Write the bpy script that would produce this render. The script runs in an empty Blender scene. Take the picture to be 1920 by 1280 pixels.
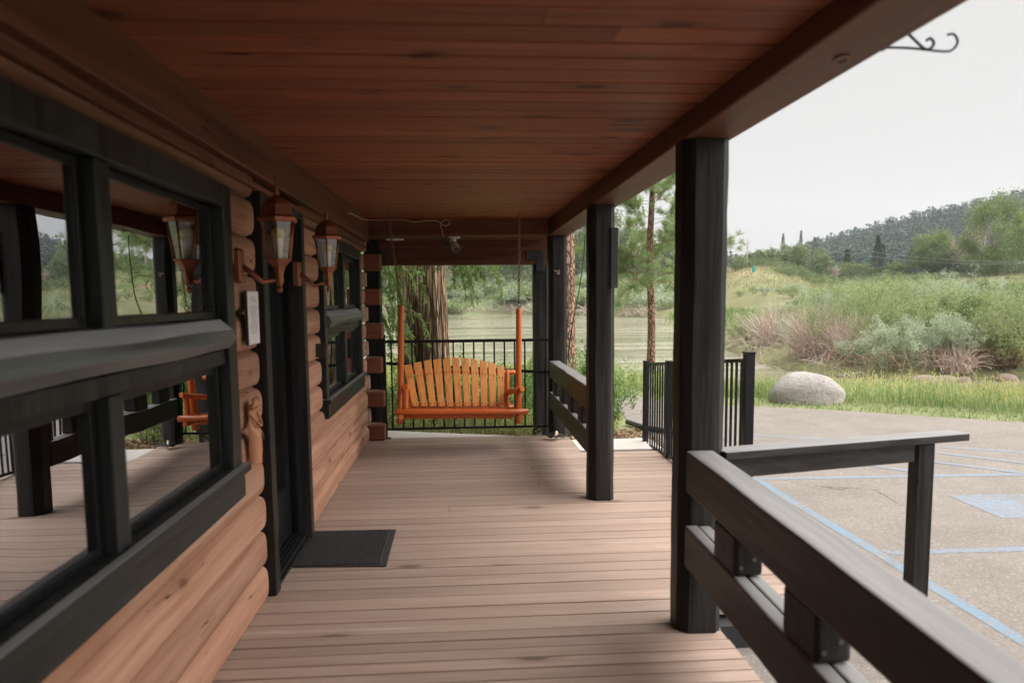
import bpy, math, random
import numpy as np
from mathutils import Matrix, Vector
random.seed(7); RNG = np.random.default_rng(11)
SC = bpy.context.scene
COL = SC.collection
PI = math.pi

# ------------------------------------------------------------------ materials
def newmat(name):
    m = bpy.data.materials.new(name); m.use_nodes = True
    nt = m.node_tree; nt.nodes.clear()
    return m, nt
def N(nt, typ, **kw):
    n = nt.nodes.new(typ)
    for k, v in kw.items():
        if k.startswith('i_'): n.inputs[k[2:].replace('_', ' ')].default_value = v
        else: setattr(n, k, v)
    return n
def L(nt, a, b): nt.links.new(a, b)
def ramp(nt, fac, stops):
    r = nt.nodes.new('ShaderNodeValToRGB')
    while len(r.color_ramp.elements) < len(stops): r.color_ramp.elements.new(0.5)
    for e, (p, c) in zip(r.color_ramp.elements, stops):
        e.position = p; e.color = (*c, 1) if len(c) == 3 else c
    L(nt, fac, r.inputs[0]); return r.outputs[0]
def math_(nt, op, a, b=None, c=None):
    n = nt.nodes.new('ShaderNodeMath'); n.operation = op
    for i, v in enumerate((a, b, c)):
        if v is None: continue
        if isinstance(v, (int, float)): n.inputs[i].default_value = v
        else: L(nt, v, n.inputs[i])
    return n.outputs[0]
def mixc(nt, fac, a, b, blend='MIX'):
    n = nt.nodes.new('ShaderNodeMix'); n.data_type = 'RGBA'; n.blend_type = blend
    if isinstance(fac, (int, float)): n.inputs[0].default_value = fac
    else: L(nt, fac, n.inputs[0])
    for i, v in ((6, a), (7, b)):
        if isinstance(v, tuple): n.inputs[i].default_value = (*v, 1)
        else: L(nt, v, n.inputs[i])
    return n.outputs[2]
def coords(nt, scale=(1, 1, 1), world=False):
    mp = nt.nodes.new('ShaderNodeMapping'); mp.inputs['Scale'].default_value = scale
    if world:
        g = nt.nodes.new('ShaderNodeNewGeometry'); L(nt, g.outputs['Position'], mp.inputs[0])
    else:
        t = nt.nodes.new('ShaderNodeTexCoord'); L(nt, t.outputs['Object'], mp.inputs[0])
    return mp.outputs[0]
def noise(nt, vec, scale, detail=4, rough=.55, dist=0.0):
    n = N(nt, 'ShaderNodeTexNoise'); L(nt, vec, n.inputs['Vector'])
    n.inputs['Scale'].default_value = scale; n.inputs['Detail'].default_value = detail
    n.inputs['Roughness'].default_value = rough; n.inputs['Distortion'].default_value = dist
    return n.outputs[0]
def rmap(nt, v, a, b, c, d):
    n = nt.nodes.new('ShaderNodeMapRange'); L(nt, v, n.inputs[0])
    for i, x in zip((1, 2, 3, 4), (a, b, c, d)): n.inputs[i].default_value = x
    return n.outputs[0]
def finish(nt, col, rough, bump=None, bstr=.3, bdist=.01, metal=0, spec=.5):
    p = nt.nodes.new('ShaderNodeBsdfPrincipled'); o = nt.nodes.new('ShaderNodeOutputMaterial')
    if isinstance(col, tuple): p.inputs['Base Color'].default_value = (*col, 1)
    else: L(nt, col, p.inputs['Base Color'])
    if isinstance(rough, (int, float)): p.inputs['Roughness'].default_value = rough
    else: L(nt, rough, p.inputs['Roughness'])
    p.inputs['Metallic'].default_value = metal; p.inputs['Specular IOR Level'].default_value = spec
    if bump is not None:
        b = nt.nodes.new('ShaderNodeBump'); b.inputs['Strength'].default_value = bstr
        b.inputs['Distance'].default_value = bdist; L(nt, bump, b.inputs['Height']); L(nt, b.outputs[0], p.inputs['Normal'])
    L(nt, p.outputs[0], o.inputs[0]); return p

def wood(name, c1, c2, axis=1, rough=.6, var=.25, knots=0.0, knotc=(.02, .01, .008), wear=0.0, wearc=(.5, .4, .3), bstr=.35, spec=.4, fine=60, crack=0.0, stain=.35, topsheen=0.0, streak=.45, kr=1.0, ks=5.0, sheenc=(.31, .30, .295)):
    """grain runs along the given object axis; planks are told apart per island"""
    m, nt = newmat(name)
    s = [1, 1, 1]; s[axis] = .045
    v = coords(nt, tuple(s))
    isl = N(nt, 'ShaderNodeNewGeometry').outputs['Random Per Island']
    # push every plank to its own place in the grain
    off = nt.nodes.new('ShaderNodeVectorMath'); off.operation = 'ADD'
    cmb = nt.nodes.new('ShaderNodeCombineXYZ')
    k = math_(nt, 'MULTIPLY', isl, 17.0)
    for i in range(3): L(nt, k, cmb.inputs[i])
    L(nt, v, off.inputs[0]); L(nt, cmb.outputs[0], off.inputs[1]); v = off.outputs[0]
    g = noise(nt, v, fine, 6, .65, .6)
    broad = noise(nt, v, fine * .14, 3, .5, .4)
    c = ramp(nt, g, [(.36, c1), (.62, c2)])
    st_ = noise(nt, v, fine * .42, 4, .6, 1.2)
    c = mixc(nt, rmap(nt, st_, .54, .66, 0, streak), c, tuple(x * .35 for x in c1))
    c = mixc(nt, rmap(nt, broad, .3, .7, 0, stain), c, tuple(x * .55 for x in c1))
    br = rmap(nt, isl, 0, 1, 1 - var, 1 + var)
    vm = nt.nodes.new('ShaderNodeVectorMath'); vm.operation = 'SCALE'
    L(nt, c, vm.inputs[0]); L(nt, br, vm.inputs['Scale']); c = vm.outputs[0]
    h = g
    if knots:
        s2 = [1, 1, 1]; s2[axis] = .38
        vk = coords(nt, tuple(s2))
        o2 = nt.nodes.new('ShaderNodeVectorMath'); o2.operation = 'ADD'; L(nt, vk, o2.inputs[0]); L(nt, cmb.outputs[0], o2.inputs[1])
        vo = N(nt, 'ShaderNodeTexVoronoi'); L(nt, o2.outputs[0], vo.inputs['Vector']); vo.inputs['Scale'].default_value = ks; vo.inputs['Randomness'].default_value = 1
        wob = math_(nt, 'MULTIPLY_ADD', noise(nt, o2.outputs[0], 45, 3), .07, vo.outputs['Distance'])
        sep = nt.nodes.new('ShaderNodeSeparateColor'); L(nt, vo.outputs['Color'], sep.inputs[0])
        gate = math_(nt, 'LESS_THAN', sep.outputs[0], knots)
        kn = math_(nt, 'MULTIPLY', rmap(nt, wob, .13*kr, .18*kr, 1, 0), gate)
        c = mixc(nt, math_(nt, 'MULTIPLY', kn, .9), c, knotc)
        halo = math_(nt, 'MULTIPLY', rmap(nt, wob, .17*kr, .32*kr, .4, 0), gate)
        c = mixc(nt, halo, c, tuple(x * .6 for x in c1))
    if wear:
        w = noise(nt, v, 7, 5, .7)
        c = mixc(nt, rmap(nt, w, .62, .72, 0, wear), c, wearc)
    if crack:
        s3 = [1, 1, 1]; s3[axis] = .03
        vc = coords(nt, tuple(s3)); cr = noise(nt, vc, 16, 2, .4, .3)
        cl = math_(nt, 'COMPARE', cr, .5, .0035)
        msk = math_(nt, 'GREATER_THAN', noise(nt, coords(nt), 3.1, 2), .56)
        cl = math_(nt, 'MULTIPLY', cl, msk)
        c = mixc(nt, math_(nt, 'MULTIPLY', cl, crack), c, tuple(x * .25 for x in c1))
        h = math_(nt, 'SUBTRACT', h, math_(nt, 'MULTIPLY', cl, 1.0))
    if topsheen:   # pale sky sheen painted into the colour of upward faces
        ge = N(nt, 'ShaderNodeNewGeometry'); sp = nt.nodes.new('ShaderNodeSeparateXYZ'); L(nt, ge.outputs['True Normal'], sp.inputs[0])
        f = math_(nt, 'MULTIPLY', rmap(nt, sp.outputs[2], .45, .85, 0, 1), rmap(nt, noise(nt, v, fine*.3, 5, .7), .3, .65, topsheen*.45, topsheen))
        c = mixc(nt, f, c, sheenc)
    r = rmap(nt, g, .2, .8, rough - .1, min(1, rough + .12))
    finish(nt, c, r, h, bstr, .004, spec=spec)
    return m
def plain(name, col, rough=.5, metal=0, bump=0, spec=.5, var=.12, nscale=30):
    m, nt = newmat(name); v = coords(nt)
    n = noise(nt, v, nscale, 4, .6)
    c = mixc(nt, n, tuple(x * (1 - var) for x in col), tuple(min(1, x * (1 + var)) for x in col))
    finish(nt, c, rmap(nt, n, .3, .7, max(.02, rough - .08), min(1, rough + .1)), n if bump else None, bump, .003, metal, spec)
    return m
def foliage(name, ca, cb, cc=None, trans=.35, rough=.6, zonescale=.0):
    m, nt = newmat(name)
    g = N(nt, 'ShaderNodeNewGeometry')
    c = ramp(nt, g.outputs['Random Per Island'], [(0, ca), (.55, cb), (1, cc or cb)])
    big = noise(nt, coords(nt, world=True), .45, 3, .6)
    c = mixc(nt, rmap(nt, big, .35, .65, 0, .45), c, tuple(x * .62 for x in ca))
    d = nt.nodes.new('ShaderNodeBsdfPrincipled'); L(nt, c, d.inputs['Base Color']); d.inputs['Roughness'].default_value = rough
    d.inputs['Specular IOR Level'].default_value = .25
    t = nt.nodes.new('ShaderNodeBsdfTranslucent'); L(nt, c, t.inputs[0])
    mx = nt.nodes.new('ShaderNodeMixShader'); mx.inputs[0].default_value = trans
    L(nt, d.outputs[0], mx.inputs[1]); L(nt, t.outputs[0], mx.inputs[2])
    o = nt.nodes.new('ShaderNodeOutputMaterial'); L(nt, mx.outputs[0], o.inputs[0])
    return m

M = {}
M['log'] = wood('log_stain', (.35, .175, .108), (.48, .275, .185), 1, .62, .17, knots=.75, knotc=(.12, .05, .03), wear=.45, wearc=(.55, .42, .34), crack=.95, fine=26, stain=.35, bstr=.9, spec=.15, streak=.25, ks=6.5, kr=.9)
M['toplog'] = wood('dark_top_log', (.13, .058, .035), (.21, .10, .062), 1, .6, .1, knots=.5, knotc=(.03, .012, .008), crack=.9, fine=26, stain=.4, spec=.15)  # top log row, darker than the wall logs below it
M['logend'] = wood('log_end_grain', (.17, .055, .03), (.27, .10, .06), 0, .55, .25, fine=30, knots=.0)
M['cutend'] = wood('cut_log_end', (.36, .25, .18), (.46, .34, .27), 2, .75, .2, fine=50)
M['beam'] = wood('stained_beam', (.10, .04, .024), (.18, .074, .044), 1, .5, .1, knots=.6, knotc=(.02, .008, .005), crack=.9, fine=26, stain=.4, spec=.15)
M['beamx'] = wood('stained_cross_beam', (.10, .037, .024), (.17, .065, .04), 0, .5, .1, knots=.3, knotc=(.02, .008, .005), crack=.9, fine=26, stain=.4, spec=.15)
M['ceil'] = wood('ceiling_boards', (.195, .064, .032), (.285, .10, .052), 0, .5, .17, knots=1.0, kr=1.25, ks=7.0, knotc=(.004, .002, .0015), fine=34, bstr=.4, stain=.35, spec=.12, streak=.3)
M['deck'] = wood('deck_boards', (.32, .225, .178), (.40, .292, .235), 0, .6, .10, knots=.22, knotc=(.13, .07, .045), wear=.45, wearc=(.62, .55, .50), fine=42, bstr=.6, stain=.25, spec=.35, streak=.06)
M['black'] = wood('black_timber_z', (.009, .0085, .008), (.040, .037, .035), 2, .5, .1, crack=1.0, fine=20, bstr=1.0, spec=.22, wear=.35, wearc=(.12, .11, .10), streak=.6)
M['blacky'] = wood('black_timber_y', (.012, .0095, .009), (.040, .034, .032), 1, .45, .12, crack=.6, fine=24, bstr=.8, spec=.3, wear=.3, wearc=(.10, .085, .08), topsheen=.9)
M['blackx'] = wood('black_timber_x', (.02, .018, .018), (.045, .04, .039), 0, .36, .1, fine=24, bstr=.8, spec=.3, wear=.3, wearc=(.10, .085, .08), topsheen=.9)
M['trimgrey'] = wood('charcoal_window_trim', (.010, .0115, .011), (.030, .035, .033), 1, .38, .1, fine=30, bstr=.6, spec=.22, topsheen=.8, wear=.15, wearc=(.2, .2, .2))
M['railgrey'] = wood('sheen_middle_rail', (.055, .063, .061), (.11, .125, .122), 1, .36, .1, fine=22, bstr=.6, spec=.9, topsheen=1.0, sheenc=(.66, .69, .71))  # bright upper facets: glossy reflection put into the rail's colour
M['trimgz'] = wood('charcoal_upright_trim', (.007, .008, .0078), (.032, .037, .035), 2, .42, .1, fine=30, bstr=.6, spec=.25, wear=.2, wearc=(.25, .22, .2))
M['orange'] = wood('varnished_orange_log', (.52, .10, .018), (.72, .20, .04), 2, .35, .12, knots=.10, knotc=(.16, .03, .008), fine=30, bstr=.15, spec=.5, stain=.2)
M['orangex'] = wood('varnished_orange_rail', (.50, .09, .016), (.68, .18, .035), 0, .33, .12, knots=.10, knotc=(.16, .03, .008), fine=30, bstr=.15, spec=.5, stain=.2)
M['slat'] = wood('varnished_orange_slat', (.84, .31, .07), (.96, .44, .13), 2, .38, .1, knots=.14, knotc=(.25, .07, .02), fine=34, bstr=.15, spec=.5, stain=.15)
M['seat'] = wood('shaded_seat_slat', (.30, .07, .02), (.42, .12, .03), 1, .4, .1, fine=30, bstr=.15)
M['metal'] = plain('black_powder_coat', (.009, .009, .0105), .36, 0, .15, .3)
M['plate'] = plain('black_steel_plate', (.022, .022, .024), .42, 0, .3, .5)
M['bolt'] = plain('bolt_head', (.13, .13, .14), .4, .8)
M['chain'] = plain('rusty_chain', (.20, .13, .10), .5, .8, .3)
M['copper'] = plain('copper_lantern', (.30, .115, .065), .42, .75, .2, .5, .25, 14)
M['sash'] = plain('black_sash', (.007, .007, .0075), .35, 0, .1, .25)
M['mat'] = plain('rubber_mat', (.028, .026, .026), .75, 0, .4)
M['concrete'] = plain('concrete', (.50, .46, .42), .85, 0, .5, .3, .12, 12)
M['white'] = plain('white_plastic', (.70, .66, .62), .4)
M['camtan'] = plain('camera_housing', (.45, .36, .29), .4)
M['paper'] = plain('notice_paper', (.74, .72, .71), .6)
M['ink'] = plain('print_grey', (.25, .25, .27), .7)
M['glassy'] = plain('dark_lens', (.01, .01, .012), .08)
M['bulb'] = plain('white_bulb', (.85, .80, .62), .3)
M['bulbcap'] = plain('bulb_top', (.80, .68, .16), .35)
M['pocket'] = wood('peeled_wood', (.40, .15, .07), (.56, .26, .13), 2, .45, .1, fine=24, knots=.1)
M['cablew'] = plain('pale_cable', (.50, .38, .27), .5)
M['cableb'] = plain('black_cable', (.012, .012, .012), .45)
M['teal'] = plain('teal_paint', (.03, .30, .26), .5)
M['pole'] = plain('grey_wire', (.42, .43, .42), .6)
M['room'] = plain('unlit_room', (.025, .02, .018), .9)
M['roof'] = plain('roof_top', (.08, .07, .06), .9)
M['brownboard'] = wood('brown_board', (.30, .13, .07), (.4, .2, .12), 2, .6)
M['red'] = plain('red_tab', (.55, .05, .12), .5)
M['twig'] = plain('dead_twig', (.54, .43, .375), .85, var=.35, nscale=3)
M['twigdark'] = plain('brown_twig', (.30, .19, .135), .85, var=.35, nscale=3)
M['stem'] = plain('shrub_stem', (.12, .08, .055), .85, var=.3, nscale=3)
M['litter'] = foliage('fallen_leaves', (.20, .11, .06), (.32, .20, .12), (.42, .32, .18), .1)

M['willowleaf'] = foliage('willow_leaf', (.18, .31, .08), (.32, .46, .15), (.50, .60, .28), .55, .35)
M['brush'] = foliage('willow_thicket_leaf', (.20, .265, .10), (.34, .41, .18), (.50, .55, .30), .4)
M['sage'] = foliage('sage_leaf', (.34, .41, .26), (.46, .53, .37), (.58, .63, .49), .45)
M['darkbush'] = foliage('deep_green_leaf', (.09, .145, .045), (.16, .23, .075), (.26, .33, .13), .35)
M['brightbush'] = foliage('bright_leaf', (.12, .22, .06), (.20, .31, .09), (.30, .40, .14), .4)
M['farleaf'] = foliage('far_tree_leaf', (.14, .19, .08), (.21, .27, .11), (.28, .34, .16), .35)
M['fargreen'] = foliage('round_tree_leaf', (.14, .21, .065), (.22, .30, .09), (.30, .38, .13), .35)
M['spruce'] = foliage('spruce_needles', (.05, .085, .055), (.08, .125, .08), (.12, .17, .11), .1)
M['hillfir'] = foliage('hill_conifers', (.035, .07, .05), (.05, .09, .062), (.07, .12, .08), .08)
M['pine'] = foliage('pine_needles', (.18, .27, .10), (.32, .42, .18), (.50, .58, .30), .5, .5)
M['grass'] = foliage('grass_blade', (.18, .28, .08), (.32, .42, .15), (.60, .56, .34), .4)
M['grasstip'] = foliage('seed_heads', (.52, .50, .16), (.62, .58, .24), (.68, .60, .40), .35)
M['fieldgrass'] = foliage('field_tufts', (.28, .30, .14), (.38, .36, .19), (.46, .40, .23), .3)
M['weed'] = foliage('weed_leaf', (.20, .31, .10), (.32, .44, .16), (.46, .54, .24), .4)
M['yellowweed'] = foliage('yellow_green_weed', (.30, .36, .10), (.40, .44, .14), (.5, .5, .2), .4)

def bark(name, ca, cb, scale=9, zs=.22):
    m, nt = newmat(name); v = coords(nt, (1, 1, zs))
    vo = N(nt, 'ShaderNodeTexVoronoi'); vo.feature = 'DISTANCE_TO_EDGE'
    wv = nt.nodes.new('ShaderNodeVectorMath'); wv.operation = 'ADD'
    nn = N(nt, 'ShaderNodeTexNoise'); L(nt, v, nn.inputs['Vector']); nn.inputs['Scale'].default_value = 8
    sc = nt.nodes.new('ShaderNodeVectorMath'); sc.operation = 'SCALE'; L(nt, nn.outputs['Color'], sc.inputs[0]); sc.inputs['Scale'].default_value = .08
    L(nt, v, wv.inputs[0]); L(nt, sc.outputs[0], wv.inputs[1]); L(nt, wv.outputs[0], vo.inputs['Vector']); vo.inputs['Scale'].default_value = scale * 2
    n = noise(nt, v, 40, 5, .7)
    e = rmap(nt, vo.outputs['Distance'], 0, .22, 0, 1)
    c = mixc(nt, e, tuple(x * .3 for x in ca), mixc(nt, n, ca, cb))
    h = math_(nt, 'ADD', e, math_(nt, 'MULTIPLY', n, .4))
    finish(nt, c, .9, h, .9, .03, spec=.15); return m
M['bark'] = bark('willow_bark', (.30, .195, .12), (.54, .40, .27), 13, .07)
M['pinebark'] = bark('pine_bark', (.30, .17, .115), (.50, .33, .24), 11, .35)
M['farbark'] = plain('far_bark', (.25, .2, .16), .9)

def rock_mat(name, ca, cb):
    m, nt = newmat(name); v = coords(nt)
    n = noise(nt, v, 2.2, 6, .6); n2 = noise(nt, v, 60, 4, .7)
    c = mixc(nt, rmap(nt, n, .35, .65, 0, 1), ca, cb)
    c = mixc(nt, rmap(nt, n2, .52, .72, 0, .7), c, (.16, .13, .12))
    n3 = noise(nt, v, 9, 5, .7); c = mixc(nt, rmap(nt, n3, .5, .72, 0, .45), c, (.19, .165, .15))
    cr = math_(nt, 'COMPARE', noise(nt, coords(nt, (1, .4, .25)), 2.4, 2), .5, .0022)
    c = mixc(nt, math_(nt, 'MULTIPLY', cr, .6), c, (.1, .07, .06))
    finish(nt, c, .85, math_(nt, 'ADD', math_(nt, 'ADD', n2, n), math_(nt, 'MULTIPLY', n3, 2.0)), .8, .03, spec=.2); return m
M['rock'] = rock_mat('boulder_stone', (.34, .31, .29), (.50, .465, .44))
M['rockbrown'] = rock_mat('creek_stone', (.26, .19, .16), (.38, .30, .26))

def asphalt_color(nt):
    v = coords(nt, world=True)
    fine = noise(nt, v, 170, 3, .7); mid = noise(nt, v, 2.0, 5, .6)
    vo = N(nt, 'ShaderNodeTexVoronoi'); L(nt, v, vo.inputs['Vector']); vo.inputs['Scale'].default_value = 95
    c = mixc(nt, rmap(nt, fine, .3, .7, 0, 1), (.14, .12, .105), (.295, .26, .232))
    c = mixc(nt, rmap(nt, mid, .35, .65, 0, .55), c, (.15, .13, .115))
    sp = nt.nodes.new('ShaderNodeSeparateColor'); L(nt, vo.outputs['Color'], sp.inputs[0])
    c = mixc(nt, rmap(nt, sp.outputs[0], .8, 1, 0, .4), c, (.42, .385, .355))
    c = mixc(nt, rmap(nt, sp.outputs[1], .85, 1, 0, .6), c, (.10, .09, .085))
    d = nt.nodes.new('ShaderNodeVectorMath'); d.operation = 'ADD'
    nn = N(nt, 'ShaderNodeTexNoise'); L(nt, v, nn.inputs['Vector']); nn.inputs['Scale'].default_value = 1.7; nn.inputs['Detail'].default_value = 6
    sc = nt.nodes.new('ShaderNodeVectorMath'); sc.operation = 'SCALE'; L(nt, nn.outputs['Color'], sc.inputs[0]); sc.inputs['Scale'].default_value = .8
    L(nt, v, d.inputs[0]); L(nt, sc.outputs[0], d.inputs[1])
    ve = N(nt, 'ShaderNodeTexVoronoi'); ve.feature = 'DISTANCE_TO_EDGE'; L(nt, d.outputs[0], ve.inputs['Vector']); ve.inputs['Scale'].default_value = .42
    cr = math_(nt, 'MULTIPLY', math_(nt, 'LESS_THAN', ve.outputs['Distance'], .0035), math_(nt, 'GREATER_THAN', noise(nt, v, .4, 2), .56))
    c = mixc(nt, math_(nt, 'MULTIPLY', cr, .75), c, (.07, .06, .045))
    h = math_(nt, 'SUBTRACT', fine, cr)
    return c, h, v
m, nt = newmat('old_asphalt'); c, h, _ = asphalt_color(nt); finish(nt, c, .9, h, .6, .006, spec=.2); M['asphalt'] = m
def paint(name, col, lo, hi):
    m, nt = newmat(name); c, h, v = asphalt_color(nt)
    w = noise(nt, v, 28, 6, .75); w2 = noise(nt, v, 1.5, 3)
    f = rmap(nt, math_(nt, 'MULTIPLY_ADD', w2, .35, w), lo, hi, 0, .92)
    finish(nt, mixc(nt, f, c, col), .75, h, .5, .006, spec=.25); return m
M['blue'] = paint('worn_blue_paint', (.165, .235, .32), .54, .80)
M['bluefaint'] = paint('faded_blue_patch', (.17, .24, .32), .57, .80)
M['bluestrong'] = paint('fresh_blue_edge_paint', (.145, .23, .31), .52, .76)

def ground_mat():
    m, nt = newmat('ground_cover'); v = coords(nt, world=True)
    a = N(nt, 'ShaderNodeAttribute'); a.attribute_name = 'tint'
    n = noise(nt, v, 3.0, 8, .7); n2 = noise(nt, v, .15, 4, .6)
    sc = nt.nodes.new('ShaderNodeVectorMath'); sc.operation = 'SCALE'; L(nt, a.outputs['Color'], sc.inputs[0])
    L(nt, math_(nt, 'MULTIPLY', rmap(nt, n, .25, .75, .6, 1.4), rmap(nt, n2, .3, .7, .8, 1.2)), sc.inputs['Scale'])
    finish(nt, sc.outputs[0], .95, n, .8, .05, spec=.1); return m
M['ground'] = ground_mat()
def water_mat():
    m, nt = newmat('river_water'); v = coords(nt, (1, 1, 1), world=True)
    n1 = noise(nt, coords(nt, (.35, 1.1, 1), world=True), 1.6, 4, .6); n2 = noise(nt, coords(nt, (.06, .5, 1), world=True), .5, 3, .6)
    h = math_(nt, 'MULTIPLY_ADD', n1, rmap(nt, n2, .46, .60, .03, 1), 0)
    p = finish(nt, (.25, .24, .155), .06, h, 1.0, .35, spec=1.0); return m
M['water'] = water_mat()
def glass_mat(name, refl, tint=.3):
    m, nt = newmat(name)
    fr = N(nt, 'ShaderNodeFresnel'); fr.inputs[0].default_value = 1.75
    g = N(nt, 'ShaderNodeBsdfGlossy'); g.inputs['Roughness'].default_value = 0.0; g.inputs['Color'].default_value = (.95, .97, 1, 1)
    bp = nt.nodes.new('ShaderNodeBump'); bp.inputs['Strength'].default_value = .35; bp.inputs['Distance'].default_value = .004; L(nt, noise(nt, coords(nt), 2.2, 1), bp.inputs['Height']); L(nt, bp.outputs[0], g.inputs['Normal'])
    t = N(nt, 'ShaderNodeBsdfTransparent'); t.inputs[0].default_value = (tint, tint*1.02, tint, 1)
    mx = nt.nodes.new('ShaderNodeMixShader')
    L(nt, math_(nt, 'MINIMUM', math_(nt, 'MULTIPLY_ADD', fr.outputs[0], 1.5, refl), .9), mx.inputs[0])
    L(nt, t.outputs[0], mx.inputs[1]); L(nt, g.outputs[0], mx.inputs[2])
    o = nt.nodes.new('ShaderNodeOutputMaterial'); L(nt, mx.outputs[0], o.inputs[0]); return m
M['glass'] = glass_mat('window_glass', .27)
M['lampglass'] = glass_mat('lantern_glass', .02, .88)

# ------------------------------------------------------------------ mesh helpers
def origin_of(o):
    v = Vector((0, 0, 0))
    while o: v = v + o.location; o = o.parent
    return v
class MB:
    def __init__(s): s.v = []; s.f = []; s.sm = []
    def add(s, vs, fs, smooth=False):
        b = len(s.v); s.v += [tuple(map(float, p)) for p in vs]
        for f in fs: s.f.append(tuple(b + i for i in f)); s.sm.append(smooth)
        return s
    def box(s, x0, x1, y0, y1, z0, z1):
        return s.add([(x0,y0,z0),(x1,y0,z0),(x1,y1,z0),(x0,y1,z0),(x0,y0,z1),(x1,y0,z1),(x1,y1,z1),(x0,y1,z1)],
              [(0,3,2,1),(4,5,6,7),(0,1,5,4),(1,2,6,5),(2,3,7,6),(3,0,4,7)])
    def prism(s, poly, z0, z1):
        n = len(poly)
        return s.add([(x, y, z0) for x, y in poly] + [(x, y, z1) for x, y in poly],
              [tuple(range(n))[::-1], tuple(range(n, 2*n))] + [(i, (i+1) % n, n+(i+1) % n, n+i) for i in range(n)])
    def obox(s, c, ax, ay, az):
        """box from a centre and three half vectors"""
        c, ax, ay, az = map(Vector, (c, ax, ay, az)); vs = []
        for k in (-1, 1):
            for i, j in ((-1,-1),(1,-1),(1,1),(-1,1)): vs.append(c + ax*i + ay*j + az*k)
        return s.add(vs, [(0,3,2,1),(4,5,6,7),(0,1,5,4),(1,2,6,5),(2,3,7,6),(3,0,4,7)])
    def tube(s, pts, rad, n=8, cap=True, ridge=None):
        pts = [Vector(p) for p in pts]; b = len(s.v); k = len(pts)
        if isinstance(rad, (int, float)): rad = [rad]*k
        up = Vector((0,0,1)); t0 = (pts[1]-pts[0]).normalized()
        if abs(t0.dot(up)) > .9: up = Vector((0,1,0)) if abs(t0.y) < .9 else Vector((1,0,0))
        a = t0.cross(up).normalized(); vs = []
        for i, p in enumerate(pts):
            t = (pts[min(i+1,k-1)]-pts[max(i-1,0)]).normalized()
            a = (a - t*a.dot(t)).normalized(); c = t.cross(a)
            for j in range(n):
                th = 2*PI*j/n; r = rad[i]
                if ridge: r *= ridge(i, j)
                vs.append(p + a*math.cos(th)*r + c*math.sin(th)*r)
        fs = [(i*n+j, i*n+(j+1)%n, (i+1)*n+(j+1)%n, (i+1)*n+j) for i in range(k-1) for j in range(n)]
        s.add(vs, fs, True)
        if cap:
            s.f.append(tuple(b+j for j in range(n))[::-1]); s.sm.append(False)
            s.f.append(tuple(b+(k-1)*n+j for j in range(n))); s.sm.append(False)
        return s
    def torus(s, c, R, r, axis, n=14, m=6, sx=1.0):
        """ring about an axis; sx stretches it along its own first direction"""
        c = Vector(c); ax = Vector(axis).normalized(); u = ax.orthogonal().normalized()
        if abs(ax.z) < .5: u = Vector((0,0,1))
        w = ax.cross(u).normalized(); vs = []
        for i in range(n):
            t = 2*PI*i/n; d = u*math.cos(t)*sx + w*math.sin(t); dn = d.normalized()
            for j in range(m):
                q = 2*PI*j/m; vs.append(c + d*R + dn*r*math.cos(q) + ax*r*math.sin(q))
        return s.add(vs, [(i*m+j, ((i+1)%n)*m+j, ((i+1)%n)*m+(j+1)%m, i*m+(j+1)%m) for i in range(n) for j in range(m)], True)
    def lathe(s, c, prof, n=12, rot=0, smooth=False):
        c = Vector(c); k = len(prof)
        vs = [c + Vector((r*math.cos(rot+2*PI*j/n), r*math.sin(rot+2*PI*j/n), z)) for r, z in prof for j in range(n)]
        fs = [(i*n+j, i*n+(j+1)%n, (i+1)*n+(j+1)%n, (i+1)*n+j) for i in range(k-1) for j in range(n)]
        fs += [tuple(range(n))[::-1], tuple(range((k-1)*n, k*n))]
        return s.add(vs, fs, smooth)
    def build(s, name, mat, parent=None, bevel=0, local=False, loc=None):
        me = bpy.data.meshes.new(name)
        if local: o0 = Vector((0,0,0))
        elif parent: o0 = origin_of(parent)
        elif loc is not None: o0 = Vector(loc)
        else:
            A = np.array(s.v); mn = A.min(0); mx = A.max(0); o0 = Vector(((mn[0]+mx[0])/2, (mn[1]+mx[1])/2, mn[2]))
        me.from_pydata([(a-o0.x, b-o0.y, c-o0.z) for a, b, c in s.v], [], s.f)
        me.polygons.foreach_set('use_smooth', s.sm); me.materials.append(M[mat] if isinstance(mat, str) else mat); me.update()
        o = bpy.data.objects.new(name, me); COL.objects.link(o)
        if parent: o.parent = parent
        elif not local: o.location = o0
        if bevel:
            bm = o.modifiers.new('edge', 'BEVEL'); bm.width = bevel; bm.segments = 2; bm.limit_method = 'ANGLE'; bm.angle_limit = math.radians(40)
        return o
def tag(o, label=None, cat=None, group=None, kind=None):
    if label: o['label'] = label
    if cat: o['category'] = cat
    if group: o['group'] = group
    if kind: o['kind'] = kind
    return o
def thing(name, label, cat, loc=(0,0,0), group=None, rz=0):
    o = bpy.data.objects.new(name, None); COL.objects.link(o); o.location = loc; o.rotation_euler = (0,0,rz); o.empty_display_size = .1
    return tag(o, label, cat, group)
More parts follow.
